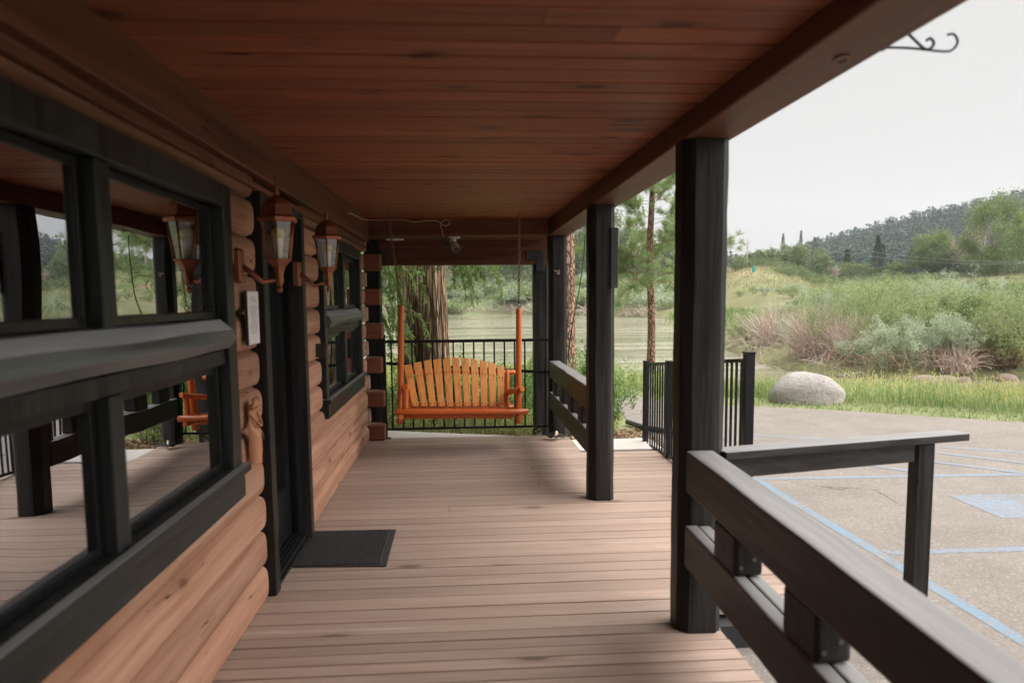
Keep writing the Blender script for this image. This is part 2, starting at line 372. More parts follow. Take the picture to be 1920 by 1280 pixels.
def npmesh(name, V, F, mat, parent=None, smooth=False, origin=None):
    """big meshes straight from arrays; F is (m,3) or (m,4)"""
    V = np.asarray(V, np.float32).reshape(-1, 3); F = np.asarray(F, np.int32)
    if parent: o0 = np.array(origin_of(parent))
    elif origin is not None: o0 = np.array(origin)
    else: o0 = np.array([V[:,0].mean(), V[:,1].mean(), V[:,2].min()])
    V = V - o0
    me = bpy.data.meshes.new(name); k = F.shape[1]
    me.vertices.add(len(V)); me.vertices.foreach_set('co', V.astype(np.float32).ravel())
    me.loops.add(F.size); me.loops.foreach_set('vertex_index', F.ravel())
    me.polygons.add(len(F)); me.polygons.foreach_set('loop_start', np.arange(0, F.size, k, dtype=np.int32))
    me.polygons.foreach_set('loop_total', np.full(len(F), k, np.int32))
    me.polygons.foreach_set('use_smooth', np.full(len(F), smooth, bool))
    me.materials.append(M[mat]); me.update(calc_edges=True)
    o = bpy.data.objects.new(name, me); COL.objects.link(o)
    if parent: o.parent = parent
    else: o.location = o0
    return o
def leaves(P, length, width, up=.4, D=None):
    """one diamond leaf per point; D gives the leaf direction"""
    P = np.asarray(P, float); n = len(P)
    if D is None: D = RNG.normal(size=(n,3)); D[:,2] += up
    D = D / np.linalg.norm(D, axis=1, keepdims=True)
    R = RNG.normal(size=(n,3)); S = np.cross(D, R); S /= np.linalg.norm(S, axis=1, keepdims=True)
    ln = np.asarray(length * RNG.uniform(.65, 1.3, n))[:,None]; w = np.asarray(width * RNG.uniform(.7, 1.25, n))[:,None]
    nrm = np.cross(D, S)
    V = np.stack([P, P + D*ln*.45 + S*w*.5 + nrm*w*.12, P + D*ln, P + D*ln*.45 - S*w*.5 + nrm*w*.12], 1).reshape(-1,3)
    return V, np.arange(n*4).reshape(-1,4)
def join(parts):
    Vs, Fs, b = [], [], 0
    for V, F in parts:
        V = np.asarray(V).reshape(-1,3); Vs.append(V); Fs.append(np.asarray(F) + b); b += len(V)
    return np.concatenate(Vs), np.concatenate(Fs)
def strips(paths, width):
    """ribbons along paths (n,k,3): a crossed pair of quads per segment for thin twigs"""
    P = np.asarray(paths, float); n, k, _ = P.shape
    T = np.gradient(P, axis=1); T /= np.linalg.norm(T, axis=2, keepdims=True) + 1e-9
    out = []
    w = np.linspace(1, .35, k)[None,:,None] * np.asarray(width).reshape(-1,1,1) * .5
    for q in range(2):
        R = RNG.normal(size=(n,1,3)) if q == 0 else np.cross(T, S)
        S = np.cross(T, np.broadcast_to(R, T.shape)); S /= np.linalg.norm(S, axis=2, keepdims=True) + 1e-9
        V = np.stack([P - S*w, P + S*w], 2).reshape(-1,3)
        i = np.arange(n)[:,None]*k*2 + np.arange(k-1)[None,:]*2
        F = np.stack([i, i+1, i+3, i+2], 2).reshape(-1,4); out.append((V, F))
    return join(out)
# ------------------------------------------------------------------ porch deck and paving
XW = -1.0            # log wall plane
mb = MB(); y = -6.5; rr = random.Random(3)
while y < 8.1:
    w = .0905 if y < 3.2 else .138
    if y + w > 8.13: w = 8.13 - y - .004
    xr = 1.985 if y > 3.28 and y + w < 7.27 else 1.165
    cuts = [-1.035]
    if rr.random() < .09: cuts.append(rr.choice([-.42, .25, .62, -.1]))
    cuts.append(xr - rr.uniform(0, .006))
    for a, b in zip(cuts, cuts[1:]):
        dz = rr.uniform(-.002, .0015)
        mb.box(a + .0015, b - .0015, y, y + w - .009, -.032 + dz, dz)
    y += w
deck = tag(mb.build('porch_deck', 'deck', bevel=.0025, loc=(0, 3, 0)), kind='structure')
mb = MB()
mb.box(-1.03, 1.13, -6.45, 8.1, -.17, -.045); mb.box(1.131, 1.95, 3.32, 7.2, -.17, -.05)
mb.box(1.1335, 1.158, -6.48, 3.26, -.158, -.036); mb.box(1.953, 1.975, 3.3, 7.22, -.158, -.036)
tag(mb.build('deck_frame', 'plate', loc=(0, 3, -.16)), kind='structure')
mb = MB(); mb.prism([(-1.3, 8.135), (.62, 8.135), (.49, 8.16), (-.09, 8.36), (-.77, 8.60), (-1.3, 8.78)], -.14, -.006)
mb.prism([(1.17, 7.275), (2.02, 7.275), (2.02, 7.84), (1.17, 7.84)], -.14, -.008)
tag(mb.build('concrete_path', 'concrete', bevel=.004), kind='structure')

# ------------------------------------------------------------------ the log building
cabin = thing('log_cabin', 'brown log cabin with black trimmed windows and door along the left of the porch', 'cabin', (XW, 3.2, 0))
CH = .1805
def log_bulge(t): return .050 * (max(0, 1 - abs(t)**4.2))**.55
def add_log(mb, ya, yb, k, r, half=1.0):
    z0 = k * CH; nt_ = 12
    ys = [ya, ya+.006, ya+.016, ya+.034, ya+.06]
    n = max(2, int((yb - ya) / .12)); ys += list(np.linspace(ya+.08, yb-.08, n)); ys += [yb-.06, yb-.034, yb-.016, yb-.006, yb]
    ph = r.uniform(0, 6); amp = r.uniform(.001, .004)
    b = len(mb.v)
    vs = []
    for yy in ys:
        e = min(yy - ya, yb - yy) / .06; e = 1 if e >= 1 else math.sqrt(max(0, 1 - (1 - e)**2)) * .97 + .03 * e
        for i in range(nt_ + 1):
            t = -1 + 2 * i / nt_
            w = amp * math.sin(yy * 2.1 + ph) + amp * .6 * math.sin(yy * 5.3 + ph * 2 + t)
            x = XW - .0285 + (log_bulge(t) + w * (1 - t * t)) * e
            sq = 1 - .25 * (1 - e)
            vs.append((x, yy, z0 + CH * (.5 + .5 * t * sq)))
    m = nt_ + 1
    fs = [(i*m+j, (i+1)*m+j, (i+1)*m+j+1, i*m+j+1) for i in range(len(ys)-1) for j in range(nt_)]
    mb.add(vs, fs, True)
W1 = (1.02, 3.275); W2 = (5.385, 7.43); DR = (3.76, 4.765)
mb = MB(); mtop = MB(); rr = random.Random(5)
for k in range(-1, 13):
    z0, z1 = k * CH, (k + 1) * CH
    if k < 0: continue
    segs = [(-6.5, 7.97 if k % 2 else 7.93)]
    def cut(segs, a, b):
        out = []
        for s, e in segs:
            if e <= a or s >= b: out.append((s, e)); continue
            if s < a: out.append((s, a))
            if e > b: out.append((b, e))
        return out
    if z0 < 2.0: segs = cut(segs, *DR)
    if z1 > .74 and z0 < 1.95:
        segs = cut(segs, *W1); segs = cut(segs, *W2)
    for s, e in segs:
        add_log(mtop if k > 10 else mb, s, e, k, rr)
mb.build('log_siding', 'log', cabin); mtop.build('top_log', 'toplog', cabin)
mb = MB()    # body of the wall behind the log faces, with true openings
def solid_wall(mb, x0, x1, ya, yb, z0, z1, holes):
    ys = sorted({ya, yb, *[h[0] for h in holes], *[h[1] for h in holes]})
    for a, b in zip(ys, ys[1:]):
        spans = [(z0, z1)]
        for h in holes:
            if h[0] <= a and h[1] >= b:
                spans = [q for s, e in spans for q in ((s, min(e, h[2])), (max(s, h[3]), e)) if q[1] - q[0] > 1e-4]
        for s, e in spans: mb.box(x0, x1, a, b, s, e)
OP1 = (1.12, 3.175, .79, 1.90); OP2 = (5.47, 7.34, .79, 1.90); OPD = (3.855, 4.68, 0.0, 2.03)
solid_wall(mb, -1.22, -1.0325, -6.5, 7.93, -.14, 2.9, [OP1, OP2, (3.851, 4.685, 0.0, 2.045)])
mb.build('wall_core', 'logend', cabin)
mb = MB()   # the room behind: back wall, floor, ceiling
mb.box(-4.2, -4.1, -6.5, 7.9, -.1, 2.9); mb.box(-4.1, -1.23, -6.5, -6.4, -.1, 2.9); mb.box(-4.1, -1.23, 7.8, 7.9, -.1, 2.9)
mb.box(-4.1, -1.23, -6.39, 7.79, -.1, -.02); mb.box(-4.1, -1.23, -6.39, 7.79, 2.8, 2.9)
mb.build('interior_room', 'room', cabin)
# crossing logs of the corner: square stubs with a rounded rim, and the cut ends of the wall logs between them
for k in range(0, 12, 2):
    rr = random.Random(k); d = rr.uniform(-.012, .012)
    mb = MB(); mb.box(-1.008, -.825 + d, 7.955, 8.16, k*CH + .004, k*CH + .172)
    mb.build('corner_log', 'logend', cabin, bevel=.012)
    mb = MB(); q = (k + 1) * CH
    mb.box(-1.0, -.972 + d * .5, 7.958, 8.05, q + .012, q + .166)
    mb.build('cut_log_end', 'cutend', cabin, bevel=.02)
# long fascia beam below the ceiling, the ledge under it
def ceil_z(y): return 2.215 + .0155 * y
mb = MB()
mb.add([(-1.02, -6.5, 2.06), (-.93, -6.5, 2.06), (-.93, 7.92, 2.095), (-1.02, 7.92, 2.095), (-1.02, -6.5, ceil_z(-6.5)+.03), (-.93, -6.5, ceil_z(-6.5)+.03), (-.93, 7.92, ceil_z(7.92)+.03), (-1.02, 7.92, ceil_z(7.92)+.03)],
       [(0,3,2,1),(4,5,6,7),(0,1,5,4),(1,2,6,5),(2,3,7,6),(3,0,4,7)])
mb.build('wall_beam', 'beam', cabin, bevel=.006)
mb = MB(); mb.box(-1.02, -.953, -6.5, 3.05, 2.030, 2.0575); mb.box(-1.02, -.953, 3.056, 7.92, 2.030, 2.0575)
mb.build('ledge_trim', 'beam', cabin, bevel=.004)

def window(y0, y1, op, label):
    """trim, jambs, proud half-log rail, mullions, four sashes with panes, sill"""
    oy0, oy1, oz0, oz1 = op; mid = (oy0 + oy1) / 2
    w = MB()
    o_ = [(y0, oz0 - .0265), (y1, oz0 - .0265), (y1, 1.975), (y0, 1.975)]; i_ = [(oy0 + .01, oz0 + .0065), (oy1 - .01, oz0 + .0065), (oy1 - .01, 1.886), (oy0 + .01, 1.886)]
    vs = [(x, a, b) for x in (-1.035, -.955) for ring in (o_, i_) for a, b in ring]
    w.add(vs, [f for k in range(4) for f in ((8+k, 8+(k+1)%4, 12+(k+1)%4, 12+k), (k, 4+k, 4+(k+1)%4, (k+1)%4), (k, (k+1)%4, 8+(k+1)%4, 8+k), (4+k, 12+k, 12+(k+1)%4, 4+(k+1)%4))])
    win = w.build('window', 'trimgz', cabin, bevel=.004); tag(win, label)
    w = MB(); w.box(-1.04, -1.0365, oy1 - .008, oy1 + .03, oz0, 1.9); w.box(-1.04, -1.0365, oy0 - .03, oy0 + .008, oz0, 1.9)
    w.box(-1.04, -1.0365, oy0 + .01, oy1 - .01, 1.888, 1.93); w.box(-1.04, -1.0, oy0 + .013, oy1 - .013, oz0 - .02, oz0 + .004)
    w.build('frame', 'sash', win, bevel=.003)
    w = MB(); w.box(-1.03, -.925, y0 - .03, y1 + .03, .762, .796); 
    w.build('sill', 'trimgrey', win, bevel=.005)
    w = MB(); w.box(-1.015, -.945, y0 - .012, y1 + .0, .655, .7615); w.build('apron', 'trimgrey', win, bevel=.004)
    # half-log rail across the middle, hewn in facets
    w = MB(); w.box(-1.03, -.972, oy0 + .013, oy1 - .013, 1.2415, 1.2985); w.build('lower_board', 'black', win, bevel=.003)
    prof = [(-1.045, 1.427), (-.990, 1.422), (-.938, 1.384), (-.927, 1.342), (-.950, 1.306), (-1.0, 1.2995), (-1.045, 1.2995)]
    w = MB(); n = len(prof)
    ys = np.linspace(oy0 + .013, oy1 - .013, 14)
    vs = [(x + (.004 * math.sin(yy * 4 + i)), yy, z + .003 * math.sin(yy * 6 + i * 2)) for yy in ys for i, (x, z) in enumerate(prof)]
    fs = [(i*n+j, i*n+(j+1) % n, (i+1)*n+(j+1) % n, (i+1)*n+j) for i in range(len(ys)-1) for j in range(n)] + [tuple(range(n)), tuple(range((len(ys)-1)*n, len(ys)*n))[::-1]]
    w.add(vs, fs); w.build('middle_rail', 'railgrey', win, bevel=.0025)
    for za, zb in ((1.43, 1.884), (.797, 1.24)):
        w = MB(); w.box(-1.016, -.964, mid - .043, mid + .043, za, zb); w.build('mullion', 'trimgz', win, bevel=.004)
        for a, b in ((oy0 + .012, mid - .047), (mid + .047, oy1 - .012)):
            s = .030; w = MB()
            z0, z1 = (za + .001, zb - .001)
            w.box(-1.022, -1.0, a, a + s, z0, z1); w.box(-1.022, -1.0, b - s, b, z0, z1)
            w.box(-1.0215, -1.0005, a + s + .0005, b - s - .0005, z0, z0 + s); w.box(-1.0215, -1.0005, a + s + .0005, b - s - .0005, z1 - s, z1)
            w.build('sash', 'sash', win, bevel=.004)
            w = MB(); w.box(-1.011, -1.007, a + s - .008, b - s + .008, z0 + s - .008, z1 - s + .008)
            w.build('pane', 'glass', win)
    return win
window(*W1, OP1, 'large near window with charcoal trim and a half-log middle rail')
window(*W2, OP2, 'far window with charcoal trim beyond the door')
# door
d = MB(); d.box(-1.12, -1.075, 3.873, 3.965, .055, 2.015); d.box(-1.12, -1.075, 4.57, 4.664, .055, 2.015)
d.box(-1.1195, -1.0755, 3.9655, 4.5695, .055, .365); d.box(-1.1195, -1.0755, 3.9655, 4.5695, 1.90, 2.015)
door = d.build('door', 'sash', cabin, bevel=.003)
d = MB(); d.box(-1.103, -1.096, 3.96, 4.575, .36, 1.905); d.build('pane', 'glass', door)
d = MB(); d.tube([(-1.075, 3.92, 1.0), (-1.03, 3.92, 1.0), (-1.025, 3.93, 1.0), (-1.025, 4.03, .995)], .009, 8); d.lathe((-1.07, 3.92, .93), [(.02, 0), (.02, .15)], 12)
d.build('handle', 'plate', door)
f = MB(); f.box(-1.035, -.955, 3.76, 3.853, .0, 2.055); f.box(-1.035, -.955, 4.682, 4.765, .0, 2.055); f.box(-1.034, -.956, 3.8535, 4.6815, 1.99, 2.05)
fr = f.build('door_trim', 'black', cabin, bevel=.004)
f = MB(); f.box(-1.14, -1.0355, 3.84, 3.8705, .0, 2.03); f.box(-1.14, -1.0355, 4.666, 4.70, .0, 2.03); f.box(-1.14, -1.036, 3.871, 4.6655, 2.017, 2.04)
f.build('door_jamb', 'sash', cabin, bevel=.003)
f = MB(); f.box(-1.13, -.985, 3.872, 4.665, .003, .042); f.box(-.984, -.968, 3.86, 4.675, .002, .018)
for i in range(5): f.box(-1.115 + i*.024, -1.105 + i*.024, 3.875, 4.662, .0425, .049)
f.build('threshold', 'metal', cabin, bevel=.003)

# ------------------------------------------------------------------ porch roof
roof = thing('porch_roof', 'red-brown boarded porch roof on heavy stained beams', 'porch roof', (0, 3.2, 2.16))
mb = MB(); y = -6.5; rr = random.Random(9)
while y < 8.7:
    w = .1415; z = ceil_z(y); dz = rr.uniform(0, .002); G_ = rr.choice([.007, .009, .011, .015]); DP = G_*1.7
    segs = [(-1.02, 1.3)]
    if rr.random() < .35: c = rr.uniform(-.7, .8); segs = [(-1.02, c - .001), (c + .001, 1.3)]
    for a, b in segs:
        g = G_
        mb.add([(a, y, z+DP), (a, y+g, z+dz), (a, y+w-g, z+dz), (a, y+w, z+DP), (a, y+w, z+.03), (a, y, z+.03),
                (b, y, z+DP), (b, y+g, z+dz), (b, y+w-g, z+dz), (b, y+w, z+DP), (b, y+w, z+.03), (b, y, z+.03)],
               [(0,1,2,3,4,5), (11,10,9,8,7,6), (0,6,7,1), (1,7,8,2), (2,8,9,3), (3,9,10,4), (4,10,11,5), (5,11,6,0)])
    y += w
mb.build('ceiling', 'ceil', roof)
mb = MB(); mb.add([(-4.4,-6.5,3.3), (1.5,-6.5,2.43), (1.5,9.2,2.43), (-4.4,9.2,3.3), (-4.4,-6.5,3.38), (1.5,-6.5,2.51), (1.5,9.2,2.51), (-4.4,9.2,3.38)],
       [(0,3,2,1),(4,5,6,7),(0,1,5,4),(1,2,6,5),(2,3,7,6),(3,0,4,7)])
mb.build('roof_deck', 'roof', roof)
mb = MB(); mb.box(.957, 1.168, -6.5, 8.2, 2.165, 2.40); mb.build('edge_beam', 'beam', roof, bevel=.008)
mb = MB(); mb.box(-1.02, .955, 7.93, 8.72, 2.165, 2.42); mb.build('soffit_beam', 'beamx', roof, bevel=.008)
mb = MB(); mb.box(-1.05, 1.04, 8.75, 8.90, 1.895, 2.42); mb.build('end_beam', 'beamx', roof, bevel=.008)
# L-shaped plate and its bolts, and the small plate at the other end of the beam
mb = MB(); z = 8.7485
mb.add([(x, yy, zz) for yy in (8.741, 8.7485) for x, zz in [(.775,1.945),(.895,1.945),(.895,1.815),(1.0,1.815),(1.0,2.05),(.775,2.05)]],
       [(0,1,2,3,4,5), (11,10,9,8,7,6)] + [(i, (i+1)%6+0, (i+1)%6+6, i+6)[::-1] for i in range(6)])
pl = mb.build('steel_bracket', 'plate', roof, bevel=.004)
for x, zz in [(.80,2.025),(.80,1.97),(.90,1.995),(.965,2.025),(.92,1.845),(.975,1.845)]:
    mb = MB(); mb.tube([(x, 8.7405, zz), (x, 8.734, zz)], .0085, 8); mb.build('bolt', 'bolt', pl)
mb = MB(); mb.box(-.885, -.815, 8.74, 8.7485, 1.925, 2.06); mb.build('steel_bracket', 'plate', roof, bevel=.02)
for x, y in ((1.077, 2.10), (1.10, 7.28)):
    mb = MB(); mb.torus((x, y, 2.158), .019, .004, (0, .25, 1), 18, 6); mb.tube([(x+.019, y, 2.158), (x+.019, y, 2.17)], .004, 6)
    mb.build('screw_eye', 'chain', roof)
mb = MB(); mb.lathe((-.70, 8.42, 2.1555), [(.098, 0), (.10, .004), (.10, .010)], 28); mb.build('puck_light', 'white', roof, bevel=.001)
mb = MB(); mb.tube([(-.955, 2.3, 2.13), (-.93, 2.3, 2.13)], .004, 6); 

# posts: heavy black timbers with hewn chamfers
def post(name, label, x0, x1, y0, y1, z0, z1, c1=.045, c2=.03, mat='black', seed=1):
    r = random.Random(seed); m = MB(); poly = [(x0+c1, y0), (x1-c2, y0), (x1, y0+c2), (x1, y1-c2), (x1-c2, y1), (x0+c1, y1), (x0, y1-c1), (x0, y0+c1)]
    zs = np.linspace(z0, z1, 15); n = 8; vs = []
    for z in zs:
        for i, (x, y) in enumerate(poly): vs.append((x + r.uniform(-.0022, .0022), y + r.uniform(-.0022, .0022), z))
    k = len(zs); m.add(vs, [(i*n+j, i*n+(j+1) % n, (i+1)*n+(j+1) % n, (i+1)*n+j) for i in range(k-1) for j in range(n)] + [tuple(range(n))[::-1], tuple(range((k-1)*n, k*n))])
    o = m.build(name, mat, bevel=.003); return tag(o, label, 'post', 'black timber porch posts')
post('porch_post', 'thick black porch post nearest the camera, where the handrail branches off', .955, 1.152, 3.15, 3.34, .001, 2.164, seed=1)
post('porch_post', 'black porch post standing alone mid-deck with a narrow plate on it', .938, 1.125, 5.37, 5.56, .001, 2.164, seed=2)
post('porch_post', 'black corner post at the far end of the low railing', .957, 1.155, 8.0, 8.19, -.12, 2.164, seed=3)
post('porch_post', 'black post left of the corner post under the steel bracket', .862, 1.036, 8.76, 8.91, -.16, 1.8945, .012, .012, seed=4)
post('porch_post', 'black post behind the stacked corner logs', -1.06, -.885, 8.5, 8.68, -.16, 2.164, .01, .01, seed=5)
post('porch_post', 'black porch post behind the camera, seen reflected in the near window', .955, 1.15, .72, .91, .001, 2.164, seed=6)
mb = MB(); mb.box(1.088, 1.140, 5.352, 5.3695, 1.57, 2.0); o = mb.build('post_plate', 'plate', bevel=.002)
tag(o, 'narrow tall black plate fixed to the face of the mid-deck post', 'plate')

# ------------------------------------------------------------------ timber railings
def railing(label, ya, yb, blocks, za=0, zb=0, x0=.965, x1=1.085):
    t = thing('porch_railing', label, 'railing', ((x0+x1)/2, (ya+yb)/2, 0), 'black timber porch railings')
    def lift(y): return za + (zb - za) * (y - ya) / (yb - ya)
    def beam(nm, xa, xb, z0, z1, mt='blacky', bev=.009, seed=0):
        r = random.Random(seed + int(ya*7)); m = MB(); n = max(4, int((yb-ya)/.25)); vs = []
        for i in range(n+1):
            y = ya + (yb-ya)*i/n; l = lift(y)
            j = [r.uniform(-.003, .003) for _ in range(6)]
            vs += [(xa+j[0], y, z0+l+j[1]), (xb+j[2], y, z0+l+j[1]), (xb+j[2], y, z1+l+j[3]), (xa+j[0], y, z1+l+j[3])]
        fs = [(i*4+j, i*4+(j+1)%4, (i+1)*4+(j+1)%4, (i+1)*4+j) for i in range(n) for j in range(4)] + [(0,3,2,1), (n*4, n*4+1, n*4+2, n*4+3)]
        m.add(vs, [f[::-1] for f in fs]); return m.build(nm, mt, t, bevel=bev)
    beam('top_rail', x0, x1, .648, .832, seed=1)
    beam('bottom_rail', x0 + .002, (x0+x1)/2 - .003, .312, .494, seed=2)
    beam('bottom_rail', (x0+x1)/2 + .003, x1 - .002, .314, .492, seed=3)
    for a, b in blocks:
        m = MB(); l = lift((a+b)/2); m.box(x0 + .006, x1 - .006, a, b, .4955 + l, .647 + l); bl = m.build('rail_block', 'black', t, bevel=.014)
        if b < 3:
            for zz in (.53, .56):
                m = MB(); m.tube([(x0 + .03 + (zz-.53)*1.6, a - .001, zz + l), (x0 + .03 + (zz-.53)*1.6, a - .005, zz + l)], .008, 8)
                m.build('screw', 'bolt', bl)
    return t
railing('low black timber railing running from the camera to the nearest post', .915, 3.146, [(2.56, 2.79), (1.94, 2.16), (1.33, 1.55)], -.055, .006, .972, 1.092)
railing('low black timber railing between the mid-deck post and the corner post', 5.565, 7.996, [(5.565, 5.62), (5.90, 6.11), (6.46, 6.68), (7.03, 7.26), (7.58, 7.80)], 0, 0, .958, 1.07)
railing('low black timber railing behind the camera', -3.0, .715, [(-1.8, -1.58), (-1.2, -.98), (-.6, -.38), (0, .22)], -.06, -.055, .972, 1.092)

# branch handrail out over the steps
hr = thing('step_handrail', 'black plank handrail on a single square post beside the parking area', 'handrail', (1.8, 3.4, -.16))
A = Vector((1.13, 3.17, .83)); B = Vector((2.445, 3.465, .832)); D = (B - A).normalized(); S = Vector((-D.y, D.x, 0)); Cn = (A + B) / 2; H = (B - A) / 2
mb = MB(); mb.obox(Cn + Vector((0,0,-.018)), H, S*.058, Vector((0,0,.018))); mb.build('top_rail', 'blackx', hr, bevel=.004)
mb = MB(); mb.obox(A + D*.53 + Vector((0,0,-.083)), D*.53, S*.019, Vector((0,0,.045))); mb.build('apron', 'blackx', hr, bevel=.003)
P0 = A + D*1.118
mb = MB(); mb.obox((P0.x, P0.y, .3165), (.041,0,0), (0,.041,0), (0,0,.4765)); mb.build('post', 'black', hr, bevel=.004)

# ------------------------------------------------------------------ metal fences
def picket(m, x, y, z0, z1, h=.008): m.box(x-h, x+h, y-h, y+h, z0, z1)
fe = thing('metal_fence', 'black metal picket fence closing the porch behind the swing', 'fence', (.05, 8.12, 0), 'black metal picket fences')
mb = MB(); mb.box(-.855, -.805, 8.085, 8.135, 0.004, 1.115); mb.box(-.859, -.801, 8.081, 8.139, 1.1155, 1.127); po = mb.build('post', 'metal', fe, bevel=.002)
mb = MB(); mb.box(-.885, -.765, 8.06, 8.128, -.0005, .010); mb.build('foot_plate', 'metal', po, bevel=.002)
for z0, z1 in ((1.035, 1.067), (.088, .113)):
    mb = MB(); mb.box(-.804, .956, 8.095, 8.125, z0, z1); mb.build('rail', 'metal', fe, bevel=.002)
mb = MB(); mb.obox((.075, 8.155, .752), (.88, 0, -.062), (0, .012, 0), (0, 0, .016)); mb.build('sloping_rail', 'metal', fe, bevel=.002)
x = -.745
while x < .94:
    mb = MB(); picket(mb, x, 8.11, .1135, 1.0345, .0085); mb.build('picket', 'metal', fe); x += .1112
rf = thing('metal_fence', 'black metal picket fence dropping along the outer edge of the deck by the pavement', 'fence', (1.93, 6.2, 0), 'black metal picket fences')
def top_at(y): return 1.075 - (y - 4.88) * .096
def bot_at(y): return .02 - (y - 6.8) * .06
for y, h in ((4.87, .031), (6.8, .024), (7.66, .024)):
    zt = {4.87: 1.135, 6.8: .915, 7.66: .845}[y]
    mb = MB(); mb.box(1.93-h, 1.93+h, y-h, y+h, -.10 if y > 7 else (-.16 if y < 5 else .0), zt - .014); p = mb.build('post', 'metal', rf, bevel=.002)
    mb = MB(); mb.box(1.93-h-.004, 1.93+h+.004, y-h-.004, y+h+.004, zt - .013, zt); mb.build('post_cap', 'metal', p, bevel=.003)
for ya, yb in ((4.903, 6.775), (6.825, 7.635)):
    for f, hh in ((top_at, .014), (bot_at, .012)):
        mb = MB(); c = Vector((1.93, (ya+yb)/2, (f(ya)+f(yb))/2)); hv = Vector((0, (yb-ya)/2, (f(yb)-f(ya))/2))
        mb.obox(c, (.014,0,0), hv, (0,0,hh)); mb.build('rail', 'metal', rf, bevel=.002)
    n = int((yb-ya)/.098)
    for i in range(1, n+1):
        y = ya + (yb-ya)*i/(n+1); mb = MB(); picket(mb, 1.93, y, bot_at(y)+.011, top_at(y)-.0135, .0075); mb.build('picket', 'metal', rf)

# ------------------------------------------------------------------ swing
sw = thing('porch_swing', 'orange varnished log swing seat hanging on chains at the far end of the deck', 'swing', (0, 7.07, 0), rz=math.radians(6))
sw.rotation_euler = (0, math.radians(1.9), math.radians(6))
def S_(m, n, mat='orange', p=None, bevel=0): return m.build(n, mat, p or sw, bevel=bevel, local=True)
FZ = .432
def lg(a, b, r, mat, n, taper=1.0, sides=14):
    pts = [Vector(a).lerp(Vector(b), t) for t in np.linspace(0, 1, 7)]
    rs = [r*(1+.05*math.sin(i*2.3+r*400))*(1+(taper-1)*i/6) for i in range(7)]
    m = MB(); m.tube(pts, rs, sides); return S_(m, n, mat, bevel=.004)
lg((-.635, 0, FZ), (.635, 0, FZ), .029, 'orangex', 'front_rail')
lg((-.56, .06, FZ-.052), (.50, .06, FZ-.052), .024, 'orangex', 'seat_support')
lg((-.57, .46, FZ-.02), (.57, .46, FZ-.02), .027, 'orangex', 'rear_rail')
lg((-.585, .23, .28), (-.585, .23, 1.425), .029, 'orange', 'hanging_post')
lg((.585, .23, .28), (.562, .23, 1.425), .029, 'orange', 'hanging_post')
lg((-.585, -.02, FZ-.05), (-.585, .5, FZ-.06), .027, 'orange', 'side_rail'); lg((.56, -.02, FZ-.05), (.56, .5, FZ-.06), .027, 'orange', 'side_rail')
lg((-.545, .03, FZ+.02), (-.545, .03, .655), .030, 'orange', 'arm_post'); lg((.545, .03, FZ+.02), (.545, .03, .635), .030, 'orange', 'arm_post')
lg((-.553, -.04, .672), (-.50, .46, .60), .030, 'orangex', 'armrest'); lg((.565, -.04, .655), (.47, .46, .56), .027, 'orangex', 'armrest')
lg((-.595, .42, .775), (.575, .42, .775), .026, 'orangex', 'back_rail')
lg((-.485, .34, .42), (-.50, .42, .80), .024, 'orange', 'back_post'); lg((.485, .34, .42), (.49, .42, .80), .024, 'orange', 'back_post')
mb = MB(); mb.box(-.47, .47, .322, .348, .440, .474); S_(mb, 'lower_back_rail', 'orangex', bevel=.004)
n = 11; cxb = [-.435 + i*.0855 for i in range(n)]
cxt = [-.515, -.418, -.318, -.224, -.128, -.037, .058, .150, .243, .330, .420]; zt = [.845, .868, .890, .902, .912, .918, .914, .905, .888, .872, .842]
for i in range(n):
    m = MB(); hw = .0350; vs = []
    for t in np.linspace(0, 1, 5):
        cx = cxb[i] + (cxt[i]-cxb[i])*t; z = .442 + (zt[i]-.442)*t; y = .312 + .085*t - .008*math.sin(PI*t)
        w = hw*(.88+.20*t); sk = (cxt[i]-cxb[i])/(zt[i]-.442)
        dzl = (-hw*sk*.6 - (.011 if cxt[i] < -.07 else (-.011 if cxt[i] > .09 else 0))) * t
        vs += [(cx-w, y, z+dzl*1.0), (cx+w, y, z-dzl*1.0), (cx+w, y+.018, z-dzl), (cx-w, y+.018, z+dzl)]
    m.add(vs, [(k*4+j, k*4+(j+1)%4, (k+1)*4+(j+1)%4, (k+1)*4+j) for k in range(4) for j in range(4)] + [(3,2,1,0), (16,17,18,19)])
    sl = S_(m, 'back_slat', 'slat', bevel=.003)
    for t in (.055, .70):
        cx = cxb[i] + (cxt[i]-cxb[i])*t; z = .442 + (zt[i]-.442)*t; y = .312 + .085*t - .008*math.sin(PI*t)
        for sgn in (-.45, .45): m = MB(); m.box(cx+sgn*hw-.0022, cx+sgn*hw+.0022, y-.0014, y+.002, z-.013, z+.013); S_(m, 'nail', 'cableb', sl)
for i in range(12):
    x = -.50 + i*.0905; m = MB(); m.obox((x, .215, .438), (.038, 0, 0), (0, .185, -.024), (0, 0, .008)); S_(m, 'seat_slat', 'seat', bevel=.003)
